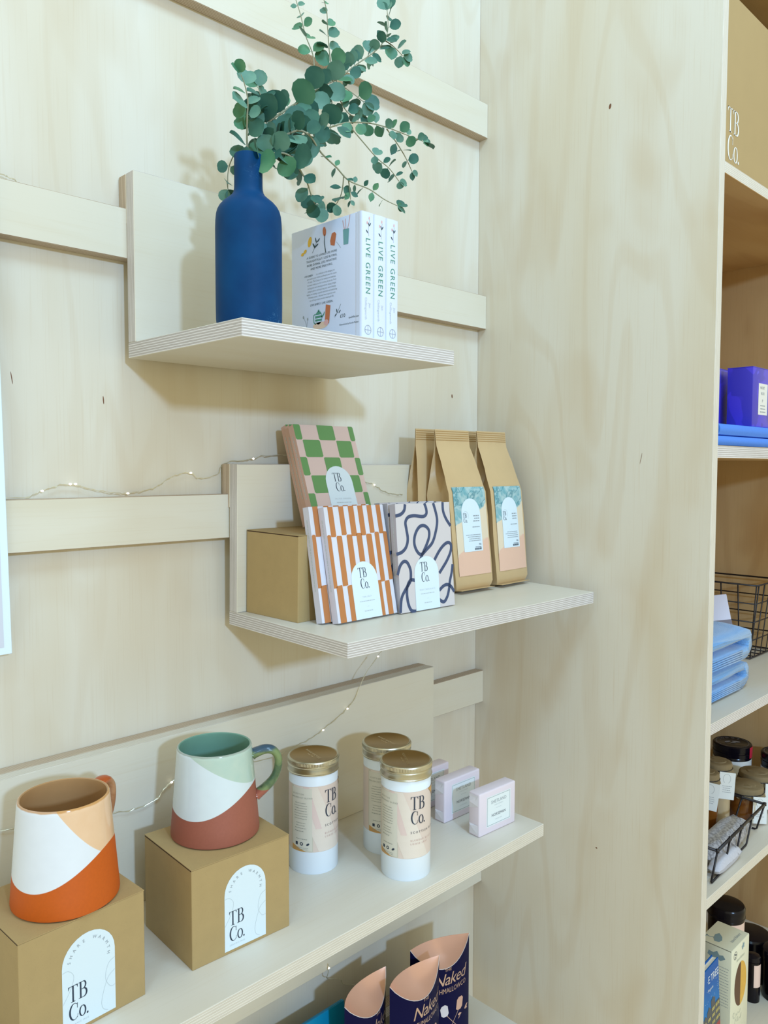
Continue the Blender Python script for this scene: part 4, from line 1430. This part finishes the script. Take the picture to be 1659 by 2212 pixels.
# ================================================================== shelving unit beyond the divider
u = thing('shelving_unit', 'plywood shelving unit beyond the tall divider at the right edge', 'shelving unit', T(0, 0, Z0))
UX0, UX1, UF = 17.8, 588.0, -424.6
UZ = [429.0, 31.3, -374.6, -637.7, -967.0]
for i, z in enumerate(UZ):
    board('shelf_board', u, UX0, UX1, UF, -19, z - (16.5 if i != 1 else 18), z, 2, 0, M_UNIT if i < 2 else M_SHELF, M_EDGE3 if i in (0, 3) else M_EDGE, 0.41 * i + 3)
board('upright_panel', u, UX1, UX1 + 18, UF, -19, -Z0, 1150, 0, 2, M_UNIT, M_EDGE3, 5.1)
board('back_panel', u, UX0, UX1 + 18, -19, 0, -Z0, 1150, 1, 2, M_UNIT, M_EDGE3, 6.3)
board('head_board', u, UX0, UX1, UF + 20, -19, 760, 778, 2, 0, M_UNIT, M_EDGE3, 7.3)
fa = box('name_board', u, UX0 + 0.2, UX1 - 0.2, UF + 3, UF + 15, 429.1, 664, mat('name_board_kraft', (172, 148, 104), 0.6, 0, 0.04, 30), 0.4, 1)
printing('name_lettering', fa, tbco(29, 437, 33.5, 2.0, 0.80), mat('lettering_white', (232, 236, 236), 0.4), face_y(0, UF + 3, 0, 0.4))

# ---- R2: blue books and purple boxes
M_BCLOTH = mat('book_cloth_blue', (66, 132, 232), 0.6, 0, 0.06, 300, 0.2)


def flat_book(label, x0, x1, z0, z1, yb):
    t = thing('cloth_book', label, 'book', W(x0, UF + 5, z0), 'blue cloth books')
    w, h, d = x1 - x0, z1 - z0, yb - UF - 5
    box('page_block', t, 1.5, w - 1.5, 3, d - 3, 2, h - 2, M_PAGES, 0.3, 1)
    V, F = [], []
    pr_ = [(d, 0), (6, 0), (2, 0.8), (0, h * 0.3), (-0.6, h / 2), (0, h * 0.7), (2, h - 0.8), (6, h), (d, h)]
    inn = [(d, 1.6), (6, 1.6), (3.4, 2.2), (2.2, h * 0.35), (1.8, h / 2), (2.2, h * 0.65), (3.4, h - 2.2), (6, h - 1.6), (d, h - 1.6)]
    n = len(pr_)
    for x in (0, w):
        V += [(x, a, b) for a, b in pr_] + [(x, a, b) for a, b in inn]
    for i in range(n - 1):
        F += [(i, 2 * n + i, 2 * n + i + 1, i + 1), (n + i, n + i + 1, 3 * n + i + 1, 3 * n + i), (i, i + 1, n + i + 1, n + i), (2 * n + i, 3 * n + i, 3 * n + i + 1, 2 * n + i + 1)]
    F += [(0, n, 3 * n, 2 * n), (n - 1, 3 * n - 1, 4 * n - 1, 2 * n - 1)]
    o = mesh_obj('cover', V, F, M_BCLOTH, t, None, True)
    o.data.set_sharp_from_angle(angle=math.radians(50))
    return t


flat_book('bright blue cloth book lying lowest, under another blue book', 19, 300, 31.5, 46.5, -230)
flat_book('bright blue cloth book lying on top, spine to the front', 34, 310, 47.0, 64.0, -232)

m, nt, N, L, b = new_mat('purple_marbled_card')
tc = N.new('ShaderNodeTexCoord').outputs['Object']
n1 = noise(nt, tc, 16, 2, 0.8)
c = mixc(nt, smooth(nt, n1, 0.44, 0.47), lin((74, 62, 206)), lin((62, 56, 180)))
c = mixc(nt, smooth(nt, n1, 0.58, 0.61), c, lin((84, 80, 214)))
L.new(c, b.inputs['Base Color'])
b.inputs['Roughness'].default_value = 0.35
M_PURP = m


def purple_box(label, x, y, w, d, h, rz, lab=True):
    t = thing('purple_gift_box', label, 'box', W(x, y, 64.4, rz), 'purple marbled boxes')
    box('carton', t, 0, w, 0, d, 0, h, M_PURP, 0.8, 2)
    box('lid_edge', t, -0.3, w + 0.3, -0.3, d + 0.3, h - 0.2, h + 0.8, M_PURP, 0.2, 1)
    if not lab:
        return t
    lb = printing('paper_label', t, [rect(24, 20, 62, 70)], mat('label_ivory', (226, 226, 220), 0.6), face_y(0, 0, 0, 0.2))
    g = [text('NORT', 4.5, 31, 61, 'L', 1.05), text('ROU', 4.5, 35, 52, 'L', 1.05), text('P', 5.0, 40, 40, 'L')] + dashes(30, 34, 26, 3, 5, 1.5, 3, 'C')
    printing('label_lettering', lb, g, M_GREY, face_y(0, 0, 0, 0.45))
    return t


purple_box('purple marbled gift box with ivory label on the blue books', 178, -410, 86, 40, 94, 0)
purple_box('purple marbled gift box mostly hidden behind the divider edge', 150, -357, 82, 42, 95, 0, False)

# ---- R3: knitted hats, wire basket, packet
m, nt, N, L, b = new_mat('wool_blue')
tc = N.new('ShaderNodeTexCoord').outputs['Object']
sp = N.new('ShaderNodeSeparateXYZ')
L.new(tc, sp.inputs[0])
rib = vmath(nt, 'SINE', vmath(nt, 'MULTIPLY', sp.outputs['Z'], 1300))
nz = noise(nt, tc, 700, 3)
c = mixc(nt, nz, lin((86, 148, 214)), lin((132, 182, 232)))
L.new(c, b.inputs['Base Color'])
b.inputs['Roughness'].default_value = 0.95
b.inputs['Sheen Weight'].default_value = 0.6
bp = N.new('ShaderNodeBump')
bp.inputs['Strength'].default_value = 0.7
bp.inputs['Distance'].default_value = 0.002
L.new(vmath(nt, 'ADD', nz, vmath(nt, 'MULTIPLY', rib, 0.25)), bp.inputs['Height'])
L.new(bp.outputs[0], b.inputs['Normal'])
M_WOOL = m


def knit(label, x0, x1, y0, y1, z0, z1, seed):
    """a knitted hat folded once: rounded fold to the right, two layers open at the left, with a ribbed cuff"""
    t = thing('knitted_hat', label, 'hat', W(x0, y0, z0), 'blue knitted hats')
    w, d, h = x1 - x0, y1 - y0, z1 - z0
    rk = random.Random(seed)
    th = h * 0.44
    path = [(0, th / 2), (w * 0.35, th / 2 + 1), (w * 0.7, th / 2), (w - h * 0.42, th / 2 - 0.5), (w - h * 0.10, h * 0.30), (w - h * 0.03, h * 0.5), (w - h * 0.12, h * 0.72), (w - h * 0.45, h - th / 2 + 1), (w * 0.65, h - th / 2), (w * 0.3, h - th / 2 - 1), (0, h - th / 2 - 2)]
    Q = spline([(a, 0, b_) for a, b_ in path], 5)
    ny = 9
    V, F = [], []
    nr = 0
    for j in range(ny + 1):
        y = d * j / ny
        e = 1 - 0.35 * (abs(2 * j / ny - 1) ** 4)
        ring = []
        L_ = len(Q)
        for sgn, rng in ((1, range(L_)), (-1, range(L_ - 1, -1, -1))):
            for i in rng:
                a, c_ = Q[max(i - 1, 0)], Q[min(i + 1, L_ - 1)]
                dv = (c_ - a).normalized()
                nx, nz_ = -dv.z, dv.x
                r = th / 2 * e * (0.96 + 0.06 * math.sin(i * 0.9 + j)) * (0.75 if i in (0, L_ - 1) else 1)
                ring.append((Q[i].x + sgn * nx * r + rk.uniform(-.4, .4), y + rk.uniform(-.5, .5), max(0.2, Q[i].z + sgn * nz_ * r + rk.uniform(-.4, .4))))
        nr = len(ring)
        V += ring
    for j in range(ny):
        for k in range(nr):
            k2 = (k + 1) % nr
            F.append((j * nr + k, (j + 1) * nr + k, (j + 1) * nr + k2, j * nr + k2))
    F.append(tuple(range(nr)))
    F.append(tuple(ny * nr + k for k in range(nr - 1, -1, -1)))
    mesh_obj('folded_knit', V, F, M_WOOL, t, None, True)
    V, F = [], []
    nrib = 5
    for k in range(nrib):
        z = th * 0.2 + th * 0.7 * k / nrib
        v_, f_ = tube_vf([(6, -0.5, z), (w * 0.4, -1.4, z + 0.8), (w * 0.8, -0.8, z)], 1.3, 6)
        mesh_obj('cuff_rib', v_, f_, M_WOOL, t, None, True)
    return t


knit('blue knitted hat underneath, folded with its ribbed cuff in front', 96, 258, -384, -252, -374.4, -325, 1)
knit('blue knitted hat lying on top of another folded one', 84, 256, -388, -252, -324.6, -266, 2)
t = thing('white_packet', 'white packet leaning in the wire basket behind the hats', 'packet', W(322, -252, -372, math.radians(-60)) @ RX(math.radians(-18)) @ RY(math.radians(-9)))
box('packet', t, 0, 90, 0, 16, 0, 126, mat('packet_white', (214, 216, 236), 0.4), 1.5, 2)
box('packet_band', t, -0.4, 90.4, -0.4, 16.4, 30, 78, mat('packet_grey', (120, 116, 128), 0.5), 1.5, 2)


def wires(name, parent, segs, r=1.5, n=6):
    for P in segs:
        V, F = tube_vf(P, r, n)
        mesh_obj(name, V, F, M_BLACK, parent, None, True)


t = thing('wire_basket', 'black wire grid basket behind the blue knitted hats', 'basket', T(0, 0, Z0), 'black wire baskets')
bx0, bx1, by0, by1, bz0, bz1 = 440, 572, -330, -60, -373, -226
fl = 16


def rimrect(f, z):
    e = fl * f
    return [(bx0 - e + fl, by0 - e + fl, z), (bx1 - 2, by0 - e + fl, z), (bx1 - 2, by1, z), (bx0 - e + fl, by1, z)]


for k in range(5):
    f = k / 4
    z = bz0 + 1.6 + (bz1 - bz0 - 1.6) * f
    V, F = tube_vf([p for a, b2 in zip(rimrect(f, z), rimrect(f, z)[1:] + rimrect(f, z)[:1]) for p in (a, tuple((Vector(a) * 0.5 + Vector(b2) * 0.5)))], 1.7 if k in (0, 4) else 1.3, 6, closed=True)
    mesh_obj('horizontal_wire', V, F, M_BLACK, t, None, True)
for k in range(9):
    y = by0 + 4 + (by1 - by0 - 8) * k / 8
    V, F = tube_vf([(bx0, y if k else by0 + fl * 0.1, bz1), (bx0 + fl, max(y, by0 + fl), bz0 + 2)], 1.3, 6)
    mesh_obj('upright_wire', V, F, M_BLACK, t, None, True)
for k in range(5):
    x = bx0 + 8 + (bx1 - bx0 - 14) * k / 4
    V, F = tube_vf([(x, by0, bz1), (max(x, bx0 + fl), by0 + fl, bz0 + 2), (max(x, bx0 + fl), by1, bz0 + 2)], 1.3, 6)
    mesh_obj('upright_wire', V, F, M_BLACK, t, None, True)

# ---- R4: jars and a second wire basket
M_KPAPER = mat('jar_paper_cap', (128, 112, 82), 0.8, 0, 0.12, 60, 0.6)
M_TAG = mat('tag_white', (216, 222, 224), 0.6)
M_AMBER = mat('jar_amber_filling', (126, 74, 24), 0.12, 0, 0.15, 30, 0, 0.6)
M_PALEFILL = mat('jar_pale_filling', (196, 176, 140), 0.15, 0, 0.12, 30)
M_BLKLID = mat('black_gloss_lid', (14, 12, 22), 0.2, 0, 0, 40, 0, 0.28)


def paper_jar(label, x, y, R, h, fill, tag_deg, seed):
    t = thing('paper_topped_jar', label, 'jar', W(x, y, UZ[3] + 0.1), 'jars with brown paper caps')
    rj = random.Random(seed)
    lathe('glass_jar', t, [(0, 1), (R * 0.72, 0.6), (R * 0.84, 0), (R * 0.9, 3), (R * 0.9, h * 0.70), (R * 0.82, h * 0.78), (R * 0.8, h - 2), (0, h - 2)], fill, 32)
    n = 40
    V, F = [(0, 0, h + 1.5)], []
    rings = [(0.55, h + 1.8), (0.60, h + 0.4), (0.86, h + 0.6), (0.95, h - 0.6), (0.99, h - 4), (0.98, h - 9), (1.02, h - 13), (1.08, h - 17)]
    for ri, (f, z) in enumerate(rings):
        for k in range(n):
            a = 2 * PI * k / n
            wv = (0.0, 0, 0, 0.0, 0.008, 0.02, 0.05, 0.07)[ri] * math.sin(k * PI * 0.9 + seed) + rj.uniform(-.006, .006)
            V.append((R * (f + wv) * math.cos(a), R * (f + wv) * math.sin(a), z + rj.uniform(-.3, .3) + (2.2 * math.sin(k * 1.7) if ri == 7 else 0)))
    F += [(0, 1 + k, 1 + (k + 1) % n) for k in range(n)]
    for ri in range(len(rings) - 1):
        for k in range(n):
            k2 = (k + 1) % n
            F.append((1 + ri * n + k, 1 + (ri + 1) * n + k, 1 + (ri + 1) * n + k2, 1 + ri * n + k2))
    o = mesh_obj('paper_cap', V, F, M_KPAPER, t, None, True)
    o.data.set_sharp_from_angle(angle=math.radians(45))
    V, F = tube_vf([(R * 1.02 * math.cos(2 * PI * k / 24), R * 1.02 * math.sin(2 * PI * k / 24), h - 10) for k in range(24)], 0.7, 5, closed=True)
    mesh_obj('string', V, F, M_BLACK, t, None, True)
    a = math.radians(tag_deg)
    tg = box('hang_tag', t, -15, 15, -0.5, 0.5, -46, 0, M_TAG, 0.3, 1, RZ(a) @ T(4, -R * 1.12, h - 11) @ RX(math.radians(-9)) @ RY(math.radians(9)))
    printing('tag_ring', tg, [stroke(arc_pts(-1, -11, 7, 8, -60, 240, 14), 0.5, raw=True)], M_GREY, face_y(0, -0.5, 0, 0.15))
    printing('tag_lettering', tg, dashes(-9, -24, 18, 4, 3.4, 0.9, seed, 'C'), M_GREY, face_y(0, -0.5, 0, 0.15))
    return t


def black_jar(label, x, y, z, R, h, group, mark=True, accent=None):
    t = thing('black_lidded_jar', label, 'jar', W(x, y, z), group)
    lathe('jar_glass', t, [(0, 1), (R * 0.9, 0.5), (R * 0.98, 0), (R, 3), (R, h - 26), (R * 0.94, h - 22), (0, h - 22)], M_BLKLID, 36)
    lathe('jar_label', t, [(R + 0.25, 8), (R + 0.3, 8.2), (R + 0.3, h - 29), (R + 0.25, h - 28.8)], M_TAG, 36)
    ld = lathe('lid', t, [(R * 0.96, h - 23), (R * 1.02, h - 22.5), (R * 1.03, h - 16), (R * 0.99, h - 15), (R * 0.99, h - 12), (R * 1.03, h - 11), (R * 1.03, h - 2), (R * 0.98, h), (R * 0.93, h + 0.3), (R * 0.90, h - 0.4), (0, h - 0.4)], M_BLKLID, 40)
    if mark:
        tp = lambda u_, v_: (u_, v_, h - 0.1)
        mw_ = mat('lid_print_grey', (128, 130, 140), 0.4)
        g = [stroke(arc_pts(0, 0, R * 0.86, R * 0.86, 0, 360, 30)[:-1], 0.7, True, raw=True), disc(-R * 0.25, 2, R * 0.22, R * 0.10, 8, 0.5), disc(R * 0.22, 1, R * 0.24, R * 0.11, 8, -0.4), disc(0, -4, R * 0.18, R * 0.08, 8, 0.2)]
        for i, ch in enumerate('LODGE'):
            a = math.radians(140 - 25 * i)
            g.append(text(ch, R * 0.17, R * 0.62 * math.cos(a), R * 0.62 * math.sin(a), 'C', 1, 0, 1, a - PI / 2))
        printing('lid_print', ld, g, mw_, tp, RZ(math.radians(-45)))
    if accent:
        V, F = [], []
        for k in range(7):
            a = math.radians(-100 + 5 * k)
            V += [((R * 1.04) * math.cos(a), (R * 1.04) * math.sin(a), h - 24), ((R * 1.05) * math.cos(a), (R * 1.05) * math.sin(a), h - 2)]
        for k in range(6):
            F.append((2 * k, 2 * k + 2, 2 * k + 3, 2 * k + 1))
        mesh_obj('seal_tab', V, F, accent, t, None, True)
    return t


black_jar('black-lidded preserve jar with printed lid and red seal, behind the paper-capped jars', 496, -269, UZ[3] + 0.1, 36.0, 80, 'black-lidded preserve jars', True, mat('seal_red', (196, 40, 70), 0.4))
black_jar('black-lidded preserve jar cut off by the right edge of the picture', 526, -352, UZ[3] + 0.1, 35, 72, 'black-lidded preserve jars')
paper_jar('paper-capped amber jar in front, its cap stamped, just past the basket rim', 346, -352, 32, 60, M_AMBER, -30, 1)
paper_jar('paper-capped jar with white tag just below the black lid', 285, -326, 25, 112, M_PALEFILL, -38, 2)
paper_jar('paper-capped jar at the right, behind the amber one', 412, -349, 32, 64, M_AMBER, -30, 3)
paper_jar('paper-capped jar peeping out past the divider edge', 237, -328, 21, 106, M_AMBER, -58, 4)

t = thing('wire_basket', 'low black wire basket with looped legs beside the jars', 'basket', T(0, 0, Z0), 'black wire baskets')
zt_, zb_ = -590, UZ[3] + 1.8
A_, B_, C_, D_ = (81, -413, zt_), (310, -400, zt_), (314, -288, zt_), (77, -292, zt_)
V, F = tube_vf([A_, B_, C_, D_], 1.9, 6, closed=True)
for a, b2 in ((A_, B_), (B_, C_), (C_, D_), (D_, A_)):
    v_, f_ = tube_vf([a, b2], 2.4, 8)
    mesh_obj('rim_wire', v_, f_, M_BLACK, t, None, True)


def loop_leg(a, b2, f0, f1, inn):
    a, b2 = Vector(a), Vector(b2)
    p, q = a.lerp(b2, f0), a.lerp(b2, f1)
    lo1 = p + Vector(inn)
    lo2 = q + Vector(inn)
    lo1.z = lo2.z = zb_
    v_, f_ = tube_vf([p, p.lerp(lo1, 0.96), lo1 + (lo2 - lo1) * 0.06, lo1 + (lo2 - lo1) * 0.94, q.lerp(lo2, 0.96), q], 1.6, 6)
    mesh_obj('looped_leg', v_, f_, M_BLACK, t, None, True)
    for e in (p, q):
        mesh_obj('weld_knob', *tube_vf([e + Vector((0, 0, -2.6)), e + Vector((0, 0, 2.6))], 2.9, 8), M_BLACK, t, None, True)


loop_leg(A_, B_, 0.0, 0.245, (-17, 2, 0))
loop_leg(A_, B_, 0.48, 0.71, (-12, 4, 0))
loop_leg(B_, C_, 0.0, 0.35, (-8, 10, 0))
loop_leg(B_, C_, 0.62, 0.95, (-8, 0, 0))
loop_leg(D_, C_, 0.1, 0.35, (0, -6, 0))
loop_leg(D_, C_, 0.55, 0.75, (0, 4, 0))
loop_leg(A_, D_, 0.4, 0.8, (8, 0, 0))

m, nt, N, L, b = new_mat('wool_grey')
tc = N.new('ShaderNodeTexCoord').outputs['Object']
c = mixc(nt, smooth(nt, noise(nt, tc, 260, 4), 0.35, 0.65), lin((124, 122, 126)), lin((176, 174, 178)))
L.new(c, b.inputs['Base Color'])
b.inputs['Roughness'].default_value = 0.95
b.inputs['Sheen Weight'].default_value = 0.4
M_WGREY = m
M_WLIGHT = mat('wool_light_grey', (190, 192, 204), 0.95, 0, 0.14, 300, 0.6)


def pouch(name, label, M, w, d, h, mm, seed, seam=True):
    """soft stuffed pad with rounded pillow section"""
    t = thing(name, label, 'hand warmer', M, 'soft grey wool pads')
    n1_, n2_ = 14, 10
    V, F = [], []
    rp = random.Random(seed)
    for s_ in (1, -1):
        b0 = len(V)
        for j in range(n2_ + 1):
            for i in range(n1_ + 1):
                a, c_ = -1 + 2 * i / n1_, -1 + 2 * j / n2_
                k = max(0.0, (1 - abs(a) ** 3.2) * (1 - abs(c_) ** 3.2)) ** 0.5
                V.append((w / 2 * a * (0.94 + 0.06 * (1 - c_ * c_)), d / 2 * c_ * (0.94 + 0.06 * (1 - a * a)), h / 2 + s_ * h / 2 * k + rp.uniform(-.3, .3)))
        for j in range(n2_):
            for i in range(n1_):
                a = b0 + j * (n1_ + 1) + i
                f = (a, a + 1, a + n1_ + 2, a + n1_ + 1)
                F.append(f if s_ > 0 else f[::-1])
    mesh_obj('pad', V, F, mm, t, None, True)
    if seam:
        v_, f_ = tube_vf([(w * 0.28, -d * 0.47, h * 0.55), (w * 0.33, -d * 0.2, h * 0.97), (w * 0.36, d * 0.1, h * 0.99), (w * 0.36, d * 0.4, h * 0.7)], 0.9, 5)
        mesh_obj('seam', v_, f_, M_WGREY, t, None, True)
    return t


pouch('wool_pad', 'dark grey felt pad lying behind in the low wire basket', W(186, -378, UZ[3] + 0.3, 0.05), 176, 46, 38, M_WGREY, 1)
pouch('wool_pad', 'pale grey knitted pad in front in the low wire basket', W(132, -404, UZ[3] + 1.2, 0.02), 100, 22, 24, M_WLIGHT, 2)

# ---- R5: candles, biscuit box, picture book
M_CANDLE = mat('candle_black_glass', (14, 10, 18), 0.15, 0, 0, 40, 0, 0.28)
M_BLUSH = mat('candle_label_blush', (232, 204, 192), 0.5)


def candle(label, x, y, R, h, lab0, lab1):
    t = thing('lidded_candle', label, 'candle', W(x, y, UZ[4] + 0.1), 'dark glass candles')
    hl_ = h - R * 0.72
    lathe('glass', t, [(0, 1), (R * 0.9, 0.4), (R * 0.97, 0), (R, 4), (R, hl_ - 3), (R * 0.97, hl_ - 1), (0, hl_ - 1)], M_CANDLE, 40)
    lathe('lid', t, [(R * 1.0, hl_), (R * 1.06, hl_ + 0.6), (R * 1.06, hl_ + 3), (R * 1.04, hl_ + 3.6), (R * 1.05, h - 5), (R * 0.98, h - 1.6), (R * 0.8, h - 0.4), (0, h + 0.4)], M_BLKLID, 40)
    V, F = [], []
    for k in range(13):
        a = math.radians(lab0 + (lab1 - lab0) * k / 12)
        V += [((R + .25) * math.cos(a), (R + .25) * math.sin(a), h * 0.35), ((R + .25) * math.cos(a), (R + .25) * math.sin(a), hl_ - 4)]
    for k in range(12):
        F.append((2 * k, 2 * k + 2, 2 * k + 3, 2 * k + 1))
    mesh_obj('paper_label', V, F, M_BLUSH, t, None, True)
    return t


candle('dark candle with black lid and blush label behind the biscuit box', 322, -334, 31, 168, -142, -76)
candle('dark candle with wide black lid, second from the right edge', 405, -349, 34, 84, -20, 60)
candle('small dark candle with blush label beside the biscuit box', 334, -379, 13, 84, -150, -76)
candle('dark candle jar at the right edge with pale label', 374, -410, 27, 90, -80, 40)

t = thing('biscuit_box', 'cream biscuit carton with a half-dipped biscuit on its front', 'box', W(176, -402, UZ[4] + 0.1, 0))
M_BISC = mat('biscuit_card', (222, 222, 200), 0.5)
bw_, bd_, bh_ = 74, 54, 168
box('carton', t, 0, bw_, 0, bd_, 0, bh_, M_BISC, 0.7, 2)
box('lid_flap', t, 0.3, bw_ - 0.3, 0.5, bd_ - 0.3, bh_, bh_ + 0.9, M_BISC, 0.2, 1)
printing('lid_gap', t, [rect(1, bh_ - 0.9, bd_ - 1, bh_ + 0.1)], mat('gap_shadow_cream', (120, 112, 92), 0.9), lambda a, b_: (-0.1, a, b_))
pr = face_y(0, 0, 25, 0.2)
M_CHOCO = mat('biscuit_chocolate', (74, 40, 34), 0.4)
M_BISCY = mat('biscuit_golden', (214, 170, 76), 0.6, 0, 0.15, 120)
printing('biscuit_picture', t, [poly(arc_pts(40, 72, 25, 38, 90, 270, 16))], M_CHOCO, pr)
printing('biscuit_picture', t, [poly(arc_pts(40, 72, 25, 38, -90, 90, 16))], M_BISCY, pr)
M_LINE = mat('ink_bluegrey', (128, 154, 164), 0.6)
M_SAGE = mat('ink_sage', (184, 192, 178), 0.6)
printing('carton_lettering', t, [text('Island Bakery', 4.6, 38, 116, 'C', 0.95, 0.25)], M_SAGE, pr)
printing('carton_script', t, [stroke([(14, 22), (11, 29), (17, 31), (15, 23), (22, 21), (25, 26), (28, 21), (33, 25), (38, 21), (44, 26)], 0.7)], M_SAGE, pr)
printing('carton_script', t, [stroke([(20, 9), (22, 18), (27, 11), (31, 18), (33, 9), (39, 13), (43, 9), (47, 17), (46, 9)], 0.7)], M_SAGE, pr)
printing('carton_picture', t, [poly([(44, 129), (47, 128), (49, 131), (53, 130), (52, 134), (55, 138), (50, 137), (47, 141), (46, 136), (42, 135)])], M_LINE, pr)
printing('carton_badge', t, [stroke(arc_pts(16, 130, 6.5, 6.5, 0, 360, 14)[:-1], 0.8, True, raw=True), disc(14, 132.5, 1.6, 2.2, 8, 0.4), disc(18.4, 130.5, 1.6, 2.0, 8), disc(15.2, 127, 1.8, 1.6, 8)], M_INK, pr)
tp = lambda a, b_: (a, b_, bh_ + 1.1)
printing('carton_picture', t, [poly([(12, 26), (20, 24), (30, 28), (38, 36), (30, 40), (18, 38), (10, 33)]), stroke([(20, 38), (17, 46), (20, 50), (12, 49)], [2.0, 1.6, 1.8, 1.0])], M_LINE, tp)
printing('carton_lettering', t, [text('Island Bakery', 5.0, 44, 9, 'C', 0.95, 0.2)], M_GREY, tp)
sd = lambda a, b_: (-0.15, bd_ - a, b_ + 25)
printing('carton_picture', t, [poly([(14, 124), (20, 121), (28, 123), (36, 120), (44, 126), (40, 131), (34, 129), (30, 135), (24, 130), (16, 131)])], M_LINE, sd)
o = printing('carton_small_print', t, dashes(30, 110, 20, 14, 5, 0.9, 5, 'R'), M_GREY, sd)
o['kind'] = 'stuff'

t = thing('picture_book', 'blue picture book with a night city on its cover, at the front', 'book', W(16.5 + 2.2, -423, UZ[4] + 0.1, math.radians(2)) @ RX(math.radians(-3)))
m, nt, N, L, b = new_mat('book_night_sky')
tc = N.new('ShaderNodeTexCoord').outputs['Object']
sp = N.new('ShaderNodeSeparateXYZ')
L.new(tc, sp.inputs[0])
c = mixc(nt, smooth(nt, vmath(nt, 'ADD', vmath(nt, 'MULTIPLY', sp.outputs['Z'], 1000), vmath(nt, 'MULTIPLY', noise(nt, tc, 30, 3), 60)), 85, 215), lin((10, 150, 214)), lin((4, 88, 168)))
L.new(c, b.inputs['Base Color'])
b.inputs['Roughness'].default_value = 0.4
b.inputs['Specular IOR Level'].default_value = 0.15
M_SKYB = m
pw, ph_ = 84, 197
box('cover_panel', t, 0, pw, 0, 2, 0, ph_, M_SKYB, 0.4, 1)
box('cover_panel', t, 0, pw, 9, 11, 0, ph_, M_SKYB, 0.4, 1)
box('page_block', t, 1, pw - 2, 2, 9, 2, ph_ - 2, M_PAGES, 0.2, 1)
pr = face_y(0, 0, 0, 0.2)
M_LTR = mat('book_lettering_white', (226, 234, 240), 0.4)
pr = face_y(0, 0, 37, 0.2)
printing('cover_lettering', t, [text('E TREE', 11, 82, 136, 'R', 0.95, 0, 0.9)], M_LTR, pr)
printing('cover_lettering', t, [text('Margarita', 4, 60, 124, 'R', 0.95, 0.2)], M_LTR, pr)
printing('cover_star', t, [disc(rl.uniform(2, pw - 2), rl.uniform(108, ph_ - 42), 0.5, 0.5, 6) for _ in range(40)], M_LTR, pr)
M_SLATE = mat('book_city_slate', (58, 72, 88), 0.4)
M_LIT = mat('book_city_window', (222, 206, 110), 0.4)
for x0, x1, zt2, peak in ((0, 20, 98, 1), (20, 34, 88, 5), (34, 50, 94, 7), (50, 66, 106, 4), (64, 84, 96, 1)):
    bd = printing('cover_building', t, [poly([(x0, 62), (x1, 62), (x1, zt2), ((x0 + x1) / 2, zt2 + peak), (x0, zt2)])], M_SLATE, face_y(0, 0, 37, 0.3 + 0.02 * (x0 % 3)))
    wn = [rect(x0 + 3 + 4 * k, z_, x0 + 4.8 + 4 * k, z_ + 5) for z_ in (68, 79, 89) for k in range(int((x1 - x0 - 3) / 4)) if z_ + 6 < zt2]
    printing('cover_window', bd, wn, M_LIT, face_y(0, 0, 37, 0.5))
printing('cover_band', t, [rect(0, -37, pw, 62)], mat('book_band_red', (150, 46, 60), 0.4), pr)

for _o in list(bpy.data.objects):
    if _o.parent is None and _o.type in ('MESH', 'EMPTY') and 'label' not in _o:
        print('UNLABELLED', _o.name)
